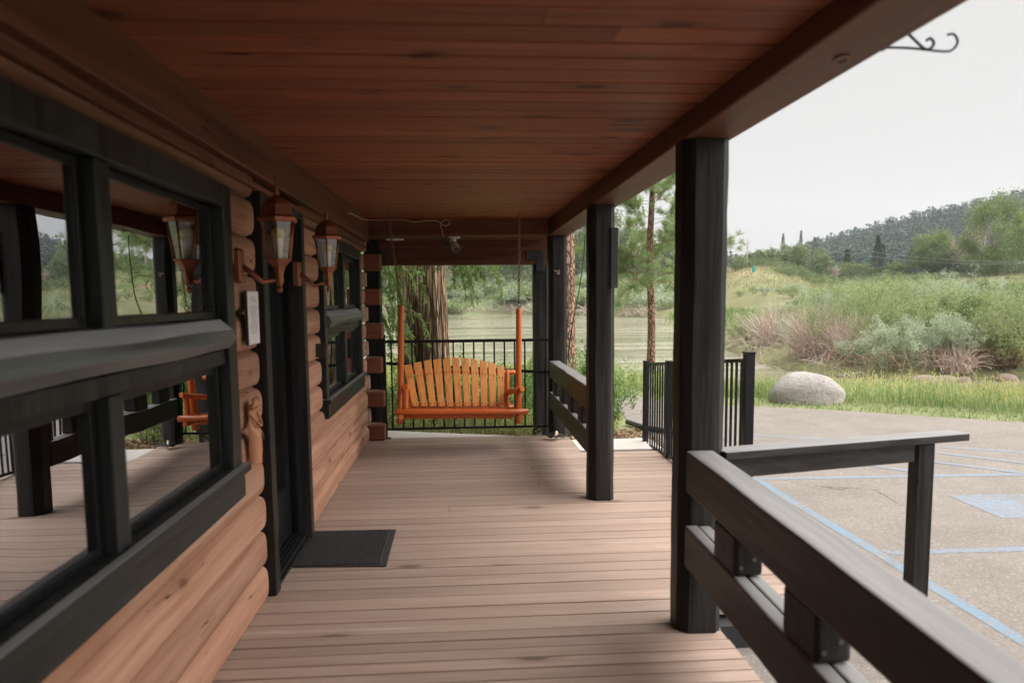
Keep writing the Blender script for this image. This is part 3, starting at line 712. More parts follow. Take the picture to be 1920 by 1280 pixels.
# chains: oval links turned a quarter each, world points brought into the swing's own frame
swM = (Matrix.Translation(sw.location) @ sw.rotation_euler.to_matrix().to_4x4()).inverted()
for sx, hook in ((-1, (-.665, 7.24, 2.322)), (1, (.576, 7.16, 2.322))):
    top = swM @ Vector(hook); bot = Vector((-.585 if sx < 0 else .562, .23, 1.432))
    m = MB(); ln = (top-bot).length; k = int(ln/.031); d = (top-bot).normalized(); r1 = d.orthogonal().normalized(); r2 = d.cross(r1)
    for i in range(2, k):
        c = bot + d*(i+.3)*ln/k; ang = i*PI/2 + i*.13; ax = r1*math.cos(ang) + r2*math.sin(ang); side = d.cross(ax)
        pts = [c + d*math.cos(q)*.0195 + side*math.sin(q)*.0095 for q in np.linspace(0, 2*PI, 11)]
        m.tube(pts, .0042, 5, cap=False)
    ch = S_(m, 'chain', 'chain')
    m = MB(); m.torus(bot + Vector((0,0,.024)), .021, .0045, (.3 if sx > 0 else 1, 1 if sx > 0 else .2, 0), 16, 6); m.tube([bot + Vector((0,0,-.02)), bot + Vector((0,0,.005))], .005, 6)
    S_(m, 'eye_bolt', 'chain', ch)
    m = MB(); m.tube([top + Vector((0,0,.02)), top, top + Vector((.0,0,-.03)), top + Vector((.014,0,-.045)), top + Vector((.006,0,-.075)), top + Vector((-.008,0,-.06))], .004, 6)
    S_(m, 'ceiling_hook', 'chain', ch)

# ------------------------------------------------------------------ small things on the wall
def lantern(label, px, py, pz, bx, by, z0, seed):
    """wall plate at (px,py,pz), six-sided lantern body centred at (bx,by) with its glass bottom at z0"""
    t = thing('wall_lantern', label, 'lantern', (px, py, pz), 'copper wall lanterns')
    rot = math.radians(38); c = (bx, by, 0); h = .162
    m = MB(); m.box(px-.045, px-.004, py-.035, py+.035, pz-.075, pz+.075); m.build('wall_plate', 'copper', t, bevel=.012)
    m = MB(); m.tube([(px-.01, py, pz-.005), (px+.03, py, pz-.03), (px+.075, py+.004, pz-.072), (bx-.03, by, z0-.095), (bx, by, z0-.085)], [.014, .012, .0105, .0105, .010], 8); m.build('arm', 'copper', t)
    m = MB(); m.lathe((bx, by, z0), [(.018, -.078), (.022, -.06), (.030, -.035), (.050, -.014), (.062, -.004), (.062, .0)], 6, rot)
    m.lathe((bx, by, z0), [(.006, -.150), (.011, -.142), (.013, -.132), (.007, -.122), (.013, -.114), (.018, -.102), (.018, -.078)], 12, rot, True); m.build('base', 'copper', t, bevel=.001)
    m = MB()
    for i in range(6):
        a = rot + i*PI/3; ca, sa = math.cos(a), math.sin(a)
        m.tube([(bx+ca*.055, by+sa*.055, z0), (bx+ca*.078, by+sa*.078, z0+h)], .0048, 6)
    m.build('frame', 'copper', t)
    m = MB()
    for i in range(6):
        a, b = rot + i*PI/3, rot + (i+1)*PI/3
        q = [(bx+math.cos(a)*.052, by+math.sin(a)*.052, z0+.002), (bx+math.cos(b)*.052, by+math.sin(b)*.052, z0+.002), (bx+math.cos(b)*.075, by+math.sin(b)*.075, z0+h), (bx+math.cos(a)*.075, by+math.sin(a)*.075, z0+h)]
        m.add(q, [(0,1,2,3)])
    m.build('glass', 'lampglass', t)
    m = MB(); m.lathe((bx, by, z0+h), [(.090, 0), (.096, .006), (.096, .018), (.086, .024), (.078, .028), (.066, .075), (.048, .098), (.022, .112), (.012, .12)], 6, rot)
    rf_ = m.build('roof', 'copper', t, bevel=.001)
    m = MB(); m.lathe((bx, by, z0+h+.118), [(.009, 0), (.014, .012), (.008, .022), (.011, .032), (.005, .044), (.0025, .075)], 10, 0, True); m.build('finial', 'copper', rf_)
    m = MB(); m.lathe((bx, by, z0+.0), [(.018, 0), (.018, .03), (.020, .05), (.024, .085), (.0245, .092)], 14, 0, True); bb = m.build('bulb', 'bulb', t)
    m = MB(); m.lathe((bx, by, z0+.0925), [(.0245, 0), (.029, .014), (.027, .034), (.012, .046)], 14, 0, True); m.build('bulb_top', 'bulbcap', bb)
    return t
lantern('copper wall lantern nearer the camera, left of the black door', -.945, 3.40, 1.655, -.808, 3.455, 1.687, 1)
lantern('copper wall lantern beyond the door, in front of the far window', -.945, 4.60, 1.66, -.795, 4.64, 1.702, 2)

nt_ = thing('wall_notice', 'white printed notice on the log wall beside the door', 'notice', (-.945, 3.51, 1.30))
mb = MB(); mb.box(-.957, -.945, 3.415, 3.60, 1.302, 1.545); mb.build('backing', 'plate', nt_)
mb = MB(); mb.box(-.9445, -.9435, 3.419, 3.598, 1.304, 1.543); pg = mb.build('sheet', 'paper', nt_)
mb = MB(); rr = random.Random(2); z = 1.515
while z > 1.345:
    if not (1.49 > z > 1.478):
        y = 3.44 + rr.uniform(0, .03); ye = 3.58 - rr.uniform(0, .04)
        while y < ye: w = rr.uniform(.006, .018); mb.box(-.9433, -.9430, y, min(y+w, ye), z, z+.003); y += w + .004
    z -= .0095
mb.build('fine_print', 'ink', pg)
bx_ = thing('wall_box', 'small square black box beside the near edge of the far window', 'box', (-.95, 5.19, 1.11))
mb = MB(); mb.box(-.99, -.918, 5.15, 5.22, 1.115, 1.205); mb.build('housing', 'plate', bx_, bevel=.003)
mb = MB(); mb.box(-.9175, -.906, 5.16, 5.21, 1.125, 1.20); mb.build('face', 'bolt', bx_, bevel=.002)
mb = MB(); mb.box(-.9055, -.902, 5.17, 5.20, 1.172, 1.195); mb.build('tab', 'red', bx_)
# peeled wood pocket: half-round body with a scooped mouth
pk = thing('wall_pocket', 'peeled wooden tube pocket hung on the logs between window and door', 'wall pocket', (-.95, 3.44, .76))
mb = MB(); R = .046; cy = 3.44; cx = -.958; n = 18; zs = np.linspace(.765, 1.03, 12); vs = []; 
for k, z in enumerate(zs):
    for j in range(n):
        a = -PI/2 + PI*j/(n-1); f = 1 - .10*abs(k-4)/7; x = cx + math.cos(a)*R*f; yy = cy + math.sin(a)*R*f
        if z > .93: x = cx + max(.006, math.cos(a)*R*(.42 + .12*abs(math.sin(a))))
        vs.append((x + .002*math.sin(k*1.7+j), yy, z))
mb.add(vs, [(k*n+j, k*n+j+1, (k+1)*n+j+1, (k+1)*n+j) for k in range(11) for j in range(n-1)], True)
mb.build('body', 'pocket', pk)
mb = MB(); mb.tube([(cx + math.cos(a)*R*1.0, cy + math.sin(a)*R*.98, .935 + .06*abs(math.sin(a))**2) for a in np.linspace(-PI/2, PI/2, 13)], .006, 6); mb.build('rim', 'pocket', pk)
mb = MB(); rr = random.Random(4)
for i in range(5): mb.tube([(cx+.01, cy-.04+i*.018, 1.02), (cx+.03, cy-.035+i*.018+rr.uniform(-.01,.01), 1.045+rr.uniform(-.01,.012)), (cx+.022, cy-.02+i*.014, 1.062)], [.014, .012, .006], 7)
mb.build('knot', 'pocket', pk)
mb = MB(); mb.tube([(cx+.03, cy+.025, .905), (cx+.043, cy+.026, .895), (cx+.045, cy+.026, .872), (cx+.038, cy+.022, .858)], .0055, 7); mb.build('hook', 'cableb', pk)

# rubber mat with ribs
mt = MB(); yb = 4.14
mt.add([(-.975,4.165,.003),(-.436,4.125,.003),(-.437,4.795,.003),(-.97,4.815,.003),(-.975,4.165,.010),(-.436,4.125,.010),(-.437,4.795,.010),(-.97,4.815,.010)], [(0,3,2,1),(4,5,6,7),(0,1,5,4),(1,2,6,5),(2,3,7,6),(3,0,4,7)])
mat_ = tag(mt.build('door_mat', 'mat', bevel=.002), 'black ribbed rubber doormat on the boards before the door', 'doormat')
mb = MB()
for i in range(30):
    x = -.945 + i*.0160; mb.obox((x, 4.47, .0125), (.0046, 0, 0), (0, .315, 0), (0, 0, .0035))
mb.build('rib', 'mat', mat_, bevel=.001).name = 'ribbing'

# camera with bracket, and its cable
sc_ = thing('security_camera', 'small tan bullet camera under the soffit beam', 'camera', (-.045, 8.15, 2.165))
mb = MB(); mb.lathe((-.045, 8.15, 2.150), [(.058, 0), (.062, .004), (.062, .0145)], 20); mb.tube([(-.045, 8.15, 2.15), (-.045, 8.145, 2.115)], .018, 10); mb.build('mount', 'white', sc_)
a = Vector((-.068, 8.19, 2.125)); b = Vector((-.022, 8.10, 2.022)); d = (b-a).normalized()
mb = MB(); mb.tube([a, a.lerp(b, .1), a.lerp(b, .9), b], [.030, .037, .044, .044], 18); mb.build('housing', 'camtan', sc_)
mb = MB(); mb.tube([b, b + d*.012], [.041, .038], 18); mb.build('lens_hood', 'glassy', sc_)
mb = MB()
pts = [(-.93, 6.55, 2.22), (-.925, 6.62, 2.245), (-.92, 7.3, 2.27), (-.915, 7.86, 2.318), (-.885, 7.91, 2.322), (-.573, 7.915, 2.322), (-.474, 7.915, 2.300), (-.337, 7.915, 2.312), (-.226, 7.912, 2.31), (-.16, 7.912, 2.27), (-.125, 7.91, 2.262), (-.092, 7.908, 2.285), (-.098, 7.908, 2.312), (-.13, 7.908, 2.325), (-.168, 7.912, 2.30), (-.183, 7.915, 2.265), (-.168, 7.91, 2.19), (-.164, 7.91, 2.135)]
def smooth(pts, k=5):
    P = [Vector(p) for p in pts]; out = []
    for i in range(len(P)-1):
        p0, p1, p2, p3 = P[max(i-1,0)], P[i], P[i+1], P[min(i+2, len(P)-1)]
        for t in np.linspace(0, 1, k, endpoint=False): out.append(.5*((2*p1) + (-p0+p2)*t + (2*p0-5*p1+4*p2-p3)*t*t + (-p0+3*p1-3*p2+p3)*t**3))
    return out + [P[-1]]
mb.tube(smooth(pts), .0042, 6); o = tag(mb.build('camera_cable', 'cablew'), 'pale looping cable running from the wall beam to the small camera', 'cable')
mb = MB(); mb.tube(smooth([(-.164, 7.912, 2.138), (-.162, 7.91, 2.09), (-.14, 7.93, 2.05), (-.10, 8.0, 2.055), (-.06, 8.1, 2.11)]), .008, 6); mb.build('plug', 'cableb', o)

# plant bracket on the outside of the edge beam
mb = MB(); 
mb.tube(smooth([(1.169, 2.05, 2.176), (1.25, 2.05, 2.175), (1.345, 2.05, 2.168), (1.372, 2.05, 2.176), (1.382, 2.05, 2.196), (1.370, 2.05, 2.214), (1.352, 2.05, 2.212)]), .0035, 6)
mb.tube(smooth([(1.169, 2.05, 2.255), (1.235, 2.05, 2.216), (1.285, 2.05, 2.176), (1.305, 2.05, 2.176), (1.314, 2.05, 2.19), (1.303, 2.05, 2.202), (1.292, 2.05, 2.196)]), .004, 6)
mb.box(1.1685, 1.173, 2.042, 2.058, 2.168, 2.275)
tag(mb.build('plant_bracket', 'metal'), 'thin black scrolled plant bracket on the outer side of the edge beam', 'bracket')
# loose wire hanging beside the corner post
mb = MB(); mb.tube(smooth([(1.33, 7.9, 2.17), (1.32, 7.9, 2.0), (1.27, 7.9, 1.6), (1.20, 7.9, 1.25), (1.163, 7.9, 1.0), (1.15, 7.9, .86)]), .005, 6)
tag(mb.build('hanging_wire', 'cableb'), 'thin dark wire hanging slack beside the corner post', 'wire')
# heap of cables on the deck by the corner post
mb = MB(); rr = random.Random(8)
for i in range(7):
    c = Vector((.985 + rr.uniform(-.05, .05), 7.80 + rr.uniform(-.04, .04), .012)); R1, R2 = rr.uniform(.035, .075), rr.uniform(.03, .06); a0 = rr.uniform(0, 3)
    mb.tube([c + Vector((math.cos(q+a0)*R1, math.sin(q)*R2, .012 + .018*abs(math.sin(q*1.5+i)) + i*.004)) for q in np.linspace(0, 5.8, 20)], .0055, 6)
for i in range(4):
    c = Vector((1.09 + rr.uniform(-.03, .03), 7.84, .01)); mb.tube([c + Vector((math.cos(q)*.06, math.sin(q)*.04, .012 + .02*abs(math.sin(q+i)))) for q in np.linspace(0, 5.5, 18)], .005, 6)
cb = tag(mb.build('cable_heap', 'cableb'), 'tangled heap of black cables on the boards at the corner post', 'cables')
mb = MB(); mb.tube(smooth([(.99, 7.76, .045), (1.005, 7.80, .085), (1.02, 7.83, .06), (1.015, 7.80, .03)]), .013, 8); mb.build('plug', 'cablew', cb)
# dried sprig pinned to the corner post
mb = MB(); rr = random.Random(6)
for i in range(9):
    a = Vector((1.03, 7.995, 1.79)); e = a + Vector((rr.uniform(-.02, .05), rr.uniform(-.025, -.005), rr.uniform(-.06, .02)))
    mb.tube([a, a.lerp(e, .5) + Vector((0, -.005, .004)), e], [.0015, .0015, .001], 4); mb.lathe(e, [(.001, -.006), (.007, 0), (.001, .006)], 6)
tag(mb.build('dried_sprig', 'cablew'), 'small dried flower sprig pinned on the corner post', 'dried flower')
# ------------------------------------------------------------------ ground, water, pavement
NEAR = np.array([(-300, 24), (-80, 22), (-20, 20), (0, 19), (3, 18), (5, 16.4), (7, 15.2), (10, 14.4), (16, 13.8), (30, 12.5), (80, 9), (160, 4)], float)
FAR = np.array([(160, 14), (80, 18.5), (30, 20.4), (16.5, 20.6), (12.6, 20.6), (11.4, 22.5), (10.9, 25.7), (12.9, 36), (22, 62), (25, 74), (23.5, 92), (16, 114), (8, 124), (-2, 128), (-12, 126), (-18, 112), (-60, 108), (-300, 100)], float)
def seg_dist(X, Y, P):
    d = np.full(X.shape, 1e9)
    for a, b in zip(P[:-1], P[1:]):
        ab = b - a; t = np.clip(((X-a[0])*ab[0] + (Y-a[1])*ab[1])/(ab@ab), 0, 1)
        d = np.minimum(d, np.hypot(X-a[0]-t*ab[0], Y-a[1]-t*ab[1]))
    return d
def inside(X, Y, P):
    r = np.zeros(X.shape, bool); n = len(P)
    for i in range(n):
        x1, y1 = P[i]; x2, y2 = P[(i+1) % n]
        if y1 == y2: continue
        c = ((Y < y1) != (Y < y2)) & (X < (x2-x1)*(Y-y1)/(y2-y1)+x1); r ^= c
    return r
POLY = np.concatenate([NEAR, FAR])
def sm(a, b, x): t = np.clip((x-a)/(b-a), 0, 1); return t*t*(3-2*t)
_k = RNG.uniform(-1, 1, (24, 2)); _p = RNG.uniform(0, 6.28, 24)
def fbm(X, Y, f):
    r = np.zeros(np.shape(X)); 
    for i in range(24):
        q = f * (1 + (i % 4) * .9); r += np.sin((X*_k[i,0] + Y*_k[i,1])*q + _p[i]) / (1 + (i % 4) * .9)
    return r / 8
def hill(u):
    return np.interp(u, [-1.5, -.2, .2, .36, .42, .484, .60, .67, .755, .95, 1.4, 2.5], [18, 14, 8, 8, 14, 27, 37, 43, 49, 56, 60, 50])
def terrain(X, Y):
    X = np.asarray(X, float); Y = np.asarray(Y, float)
    ins = inside(X, Y, POLY); dn = seg_dist(X, Y, NEAR); df = seg_dist(X, Y, FAR)
    ny = np.interp(X, NEAR[:,0], NEAR[:,1]); near = (Y < ny)
    h = np.full(X.shape, -.166)
    hn = -1.02 + .854*sm(-.1, 2.4, dn)
    u = X / np.maximum(Y, 5); lf = 1 - sm(.13, .30, u)
    s = df
    st = .072 + .13*(1-sm(.40, .52, u)); hr = -1 + .6*(1-np.exp(-s/2)) + np.minimum(st*s, 7.0) - .01*np.clip(s-98, 0, 250)
    hl = -1 + 1.3*(1-np.exp(-s/2)) + .30*np.minimum(s, 55) + .02*np.clip(s-55, 0, 300)
    hf = hr*(1-lf) + hl*lf
    R = np.hypot(X, Y)
    hf = hf + .8*np.exp(-(((u-.385)/.035)**2 + ((R-112)/14)**2))
    far_h = hill(u)*sm(230, 560, R) + fbm(X, Y, .02)*6*sm(250, 500, R)
    hf = np.where(R > 220, np.maximum(hf, far_h), hf) + fbm(X, Y, .35)*.12*sm(2, 10, s)
    h = np.where(near, hn, hf)
    h = np.where(near & (dn > 2.5), -.166, h)
    h = np.where(ins, -1 - np.minimum(.7, .35*np.minimum(dn, df)), h)
    return h
az = np.concatenate([np.linspace(-180, -42, 50, endpoint=False), np.linspace(-42, 62, 460, endpoint=False), np.linspace(62, 180, 60, endpoint=False)]) * PI/180
rad = np.concatenate([[.6], np.geomspace(1.5, 1500, 250)])
AA, RR = np.meshgrid(az, rad); X = np.sin(AA)*RR; Y = np.cos(AA)*RR; Z = terrain(X, Y)
nr, na = X.shape
V = np.concatenate([np.stack([X, Y, Z], -1).reshape(-1, 3), [[0, 0, -.166]]])
i, j = np.meshgrid(np.arange(nr-1), np.arange(na), indexing='ij'); j2 = (j+1) % na
F = np.stack([i*na+j, i*na+j2, (i+1)*na+j2, (i+1)*na+j], -1).reshape(-1, 4)[:, ::-1]
cap = [[k, (k+1) % na, nr*na, nr*na] for k in range(na)]
g = npmesh('ground', V, F, 'ground', smooth=True, origin=(0, 0, 0))
tag(g, kind='structure')
# ground cover colours by zone: lawn, bank, dry field, far woods
u = X/np.maximum(Y, 5); df = seg_dist(X, Y, FAR); R = np.hypot(X, Y); ny = np.interp(X, NEAR[:,0], NEAR[:,1]); near = Y < ny
lf = 1 - sm(.13, .30, u)
def C(c): return np.array(c)[None, None, :]
col = np.broadcast_to(C((.19, .205, .10)), (nr, na, 3)).copy()
bank = C((.17, .17, .085)); fieldc = C((.40, .35, .19)); fieldg = C((.27, .31, .15)); wood_ = C((.05, .065, .045)); soil = C((.17, .10, .085)); hs = C((.17, .21, .10))
w = sm(26, 62, df)[..., None]; f2 = sm(-.5, .5, fbm(X, Y, .12))[..., None]
fc = fieldc*f2 + fieldg*(1-f2)
far = bank*(1-w) + fc*w
far = far*(1-lf[..., None]) + hs*lf[..., None]
fw = sm(122, 150, R)[..., None]
patch = (sm(.25, .6, fbm(X+40, Y, .03)))[..., None]
far = far*(1-fw) + (wood_*(1-patch) + soil*patch)*fw
mound = np.exp(-(((u-.385)/.026)**2 + ((R-119)/7)**2))[..., None]
far = far*(1-mound) + C((.34, .25, .17))*mound
under = (Z < -.98)[..., None]
col = np.where(near[..., None], col, far); col = np.where(under, C((.13, .12, .07)), col)
lit = sm(1.2, .2, np.abs(X-1.2)*.6) * sm(9.6, 8.6, Y) * sm(7.0, 7.6, Y)
col = col*(1-lit[..., None]) + C((.20, .12, .08))*lit[..., None]
me = g.data; a = me.color_attributes.new('tint', 'FLOAT_COLOR', 'POINT')
a.data.foreach_set('color', np.concatenate([col.reshape(-1, 3), np.ones((nr*na, 1))], 1).astype(np.float32).ravel().tolist() + [.17, .2, .08, 1])
mb = MB(); mb.add([(-300, 12, -1), (200, 8, -1), (200, 135, -1), (-300, 135, -1)], [(0, 1, 2, 3)])
tag(mb.build('river_water', 'water'), kind='structure')
def sheet(name, poly, z, mat, kind='structure', parent=None):
    m = MB(); m.add([(x, y, z) for x, y in poly], [tuple(range(len(poly)))]); o = m.build(name, mat, parent, loc=(0, 0, z))
    return tag(o, kind=kind)
AZ = -.160
sheet('parking_area', [(1.99, 3.38), (1.05, 3.38), (1.05, -14), (34, -14), (34, -5), (20, 1.6), (12, 5.9), (9.2, 7.7), (7.35, 9.12), (6.6, 9.62), (5.67, 10.30), (5.0, 10.72), (4.42, 10.96), (3.5, 11.3), (3.1, 12.0), (2.9, 12.7), (2.45, 12.5), (2.34, 10.8), (2.22, 9.5), (2.30, 9.1), (2.06, 8.7), (1.99, 7.9)], AZ, 'asphalt')
def line(name, a, b, w, mat, z=AZ+.0016):
    a = np.array(a, float); b = np.array(b, float); d = (b-a)/np.linalg.norm(b-a); s = np.array([-d[1], d[0]])*w/2
    sheet(name, [tuple(a-s), tuple(b-s), tuple(b+s), tuple(a+s)][::1], z, mat)
line('painted_line', (2.68, 6.6), (2.68, -8), .085, 'bluestrong')
line('painted_line', (2.726, 4.53), (9.5, 4.42), .085, 'blue')
line('painted_line', (2.726, 6.54), (9.5, 6.30), .085, 'blue')
line('painted_line', (3.0, 8.97), (7.2, 6.68), .085, 'blue')
line('painted_line', (3.2, 7.85), (4.36, 6.545), .085, 'blue', AZ+.003)
line('painted_line', (3.9, 7.85), (5.25, 6.20+.28), .085, 'blue', AZ+.003)
line('painted_line', (4.6, 7.9), (5.95, 6.45), .085, 'blue', AZ+.003)
sheet('painted_patch', [(4.01, 5.17), (5.25, 5.14), (5.28, 5.80), (4.035, 5.82)], AZ+.0016, 'bluefaint')
mb = MB(); mb.tube([(2.17, 9.55, -.12), (2.29, 9.1, -.12), (2.6, 8.75, -.12)], .035, 8); tag(mb.build('edging_kerb', 'plate'), kind='structure')

# boulder: a smooth field stone, high at the left, sloping to the right
def rock(name, c, r, seed, label, mat='rock', group=None, shape=None, rz=0.0):
    rg = np.random.default_rng(seed); bpy_me = []
    n, m = 40, 24; th = np.linspace(0, 2*PI, n, endpoint=False); ph = np.linspace(-PI/2, PI/2, m)
    P, T = np.meshgrid(ph, th, indexing='ij')
    sx, sy, sz = np.cos(P)*np.cos(T), np.cos(P)*np.sin(T), np.sin(P)
    e = .78
    x = np.sign(sx)*np.abs(sx)**e; y = np.sign(sy)*np.abs(sy)**e; z = np.sign(sz)*np.abs(sz)**e
    k = rg.uniform(-1, 1, (10, 3)); p = rg.uniform(0, 6, 10); d = sum(np.sin(2.2*(x*k[i,0]+y*k[i,1]+z*k[i,2])*(1+i*.35)+p[i])/(3+i*1.4) for i in range(10))
    f = 1 + .13*d; x, y, z = x*f*r[0], y*f*r[1], z*f*r[2]
    if shape: z = z * shape(x/r[0])
    cr, sr = math.cos(rz), math.sin(rz)
    V = np.stack([c[0] + x*cr-y*sr, c[1] + x*sr+y*cr, c[2] + z], -1).reshape(-1, 3)
    i, j = np.meshgrid(np.arange(m-1), np.arange(n), indexing='ij'); F = np.stack([i*n+j, i*n+(j+1)%n, (i+1)*n+(j+1)%n, (i+1)*n+j], -1).reshape(-1, 4)
    o = npmesh(name, V, F, mat, smooth=True); return tag(o, label, 'rock' if mat != 'rock' else 'boulder', group)
rock('boulder', (5.46, 11.35, -.06), (.545, .36, .40), 4, 'large pale grey boulder in the grass at the edge of the parking area', shape=lambda q: np.interp(q, [-1, -.55, -.1, .4, .8, 1.1], [.80, 1.02, .98, .84, .66, .5]), rz=-.12)
locs = [(13.3, 20.5, .5, 'brown creek stone under the far bank, left of the gap in the grass'), (13.95, 20.55, .44, None), (14.55, 20.6, .30, None), (15.9, 20.65, .45, 'wide brown stone at the water edge near the right side'), (11.75, 22.2, .22, 'small pale stone in the water to the right of the boulder'), (11.35, 23.0, .16, 'smallest stone in the water just behind the boulder')]
for q, (x, y, r, lb) in enumerate(locs):
    rock('creek_stone', (x, y, -1.0), (r*.8, r*.55, r*.45), 20+q, lb or 'brown stone lying at the water edge below the brush', 'rockbrown', 'stones along the creek')

# ------------------------------------------------------------------ vegetation
def shrub_pts(rg, n, rx, rz_, stems=26, base=.12):
    """leaf positions in tufts strung along arching stems; returns points and stem paths (unit local, z up from 0)"""
    a = rg.uniform(0, 2*PI, stems); lean = rg.uniform(.08, 1.0, stems)**.7; H = rg.uniform(.62, 1.05, stems)*np.sqrt(np.maximum(.12, 1-(lean*.85)**2))
    t = np.linspace(0, 1, 6)[None, :]
    px = np.cos(a)[:,None]*(base*rx + lean[:,None]*rx*t**1.25); py = np.sin(a)[:,None]*(base*rx + lean[:,None]*rx*t**1.25); pz = H[:,None]*rz_*(1-(1-t)**1.5)
    paths = np.stack([px, py, pz], -1)
    tufts = stems*7; si = rg.integers(0, stems, tufts); tt = rg.uniform(.28, 1.0, tufts)**.8
    f = tt*5; i0 = np.clip(f.astype(int), 0, 4); fr = (f-i0)[:,None]; cen = paths[si, i0]*(1-fr) + paths[si, i0+1]*fr
    cen += rg.normal(size=cen.shape)*np.array([rx, rx, rz_])*.07
    k = rg.integers(0, tufts, n); P = cen[k] + rg.normal(size=(n, 3))*np.array([rx, rx, rz_])*rg.uniform(.035, .085, tufts)[k][:,None]
    P[:,2] = np.maximum(P[:,2], .02); return P, paths
def shrub_geo(rg, n, rx, rz_, ll, lw, stems=26):
    P, paths = shrub_pts(rg, n, rx, rz_, stems)
    D = RNG.normal(size=P.shape); D[:,:2] += P[:,:2]/rx*.9; D[:,2] += .9
    return leaves(P, ll, lw, D=D), strips(paths, np.full(stems, rx*.016))
def place(VF, x, y, z, s=1, rz=0, sz=None):
    V, F = VF; c, q = math.cos(rz), math.sin(rz); V = V*np.array([s, s, sz or s])
    return np.stack([V[:,0]*c-V[:,1]*q+x, V[:,0]*q+V[:,1]*c+y, V[:,2]+z], 1), F
def shrub(name, label, cat, x, y, rx, rz_, n, ll, lw, mat, seed, stems=26, group=None, stem='stem'):
    rg = np.random.default_rng(seed); z = float(terrain(np.array([x]), np.array([y]))[0]) - .03
    t = thing(name, label, cat, (x, y, z), group); lf_, st = shrub_geo(rg, n, rx, rz_, ll, lw, stems)
    npmesh('foliage', *place(lf_, x, y, z), mat, t); npmesh('stem', *place(st, x, y, z), stem, t); return t
TZ = lambda x, y: float(terrain(np.array([x]), np.array([y]))[0])
rg = np.random.default_rng(77)
# the thicket over the creek: one dense mass
fine_t = [shrub_geo(np.random.default_rng(100+i), 5200, 1.35, 1.9, .085, .026, 34) for i in range(5)]
mid_t = [shrub_geo(np.random.default_rng(120+i), 2300, 1.8, 1.9, .15, .055, 30) for i in range(4)]
far_t = [shrub_geo(np.random.default_rng(140+i), 700, 2.4, 1.5, .30, .13, 20) for i in range(4)]
def bank_points(n, s0, s1, u0, u1, r0=20, r1=130, dmin=.0):
    out = []
    while len(out) < n:
        uu = rg.uniform(u0, u1, 400); yy = rg.uniform(r0, r1, 400); xx = uu*yy
        s = seg_dist(xx, yy, FAR); ny = np.interp(xx, NEAR[:,0], NEAR[:,1])
        ok = (s > s0) & (s < s1) & ~inside(xx, yy, POLY) & (yy > ny)
        for a, b in zip(xx[ok], yy[ok]):
            if all((a-c)**2 + (b-d)**2 > dmin**2 for c, d in out[-60:]): out.append((a, b))
            if len(out) >= n: break
    return out
leafp, stemp, sagep = [], [], []
for x, y in bank_points(105, .5, 9, .30, 1.35, 20, 46, .8):
    if 12.2 < x < 16.2 and y < 23.4: continue
    uu = x/y; t = fine_t[rg.integers(5)]; s = rg.uniform(.58, .88)*(1 + .02*y/1.0*.6); r = rg.uniform(0, 6)
    if .36 < uu < .50 and seg_dist(np.array([x]), np.array([y]), FAR)[0] < 5: s *= .55
    tgt = sagep if (rg.random() < .22) else leafp
    tgt.append(place(t[0], x, y, TZ(x, y), s, r)); stemp.append(place(t[1], x, y, TZ(x, y), s, r))
for x, y in bank_points(170, 8, 34, .30, 1.35, 26, 90, 1.2):
    t = mid_t[rg.integers(4)]; s = rg.uniform(.35, .75); r = rg.uniform(0, 6)
    (sagep if rg.random() < .3 else leafp).append(place(t[0], x, y, TZ(x, y), s, r)); stemp.append(place(t[1], x, y, TZ(x, y), s, r))
V, F = join(leafp); tag(npmesh('willow_thicket', V, F, 'brush'), 'dense green willow thicket covering the bank across the creek', 'thicket', kind='stuff')
V, F = join(sagep); tag(npmesh('sage_thicket', V, F, 'sage'), 'grey-green sage growth mixed through the bank across the creek', 'thicket', kind='stuff')
V, F = join(stemp); tag(npmesh('thicket_stems', V, F, 'stem'), 'brown stems standing inside the thicket', 'stems', kind='stuff')
fp, fs = [], []
for x, y in bank_points(150, 26, 82, .28, 1.3, 40, 150, 2.2):
    t = far_t[rg.integers(4)]; s = rg.uniform(.2, .5); r = rg.uniform(0, 6); (fp if rg.random() < .6 else fs).append(place(t[0], x, y, TZ(x, y), s, r, s*.6))
V, F = join(fp); tag(npmesh('field_scrub', V, F, 'brush'), 'low green scrub scattered on the slope below the field', 'scrub', kind='stuff')
V, F = join(fs); tag(npmesh('sage_scrub', V, F, 'sage'), 'low grey-green scrub scattered on the slope below the field', 'scrub', kind='stuff')
# dry tufts of the field
n = 80000; uu = rg.uniform(.27, 1.3, n*2); yy = rg.uniform(45, 125, n*2)**1.0; xx = uu*yy; s = seg_dist(xx, yy, FAR)
ok = (s > 12) & (s < 112) & ~inside(xx, yy, POLY) & (rg.random(n*2) < .3 + .7*sm(18, 50, s)); xx, yy = xx[ok][:n], yy[ok][:n]
P = np.stack([xx, yy, terrain(xx, yy)], 1); D = RNG.normal(size=P.shape)*.35; D[:,2] = 1
V, F = leaves(P, .42, .11, D=D); tag(npmesh('field_grass', V, F, 'fieldgrass'), 'dry yellow-green grass covering the field on the rise', 'grass', kind='stuff')

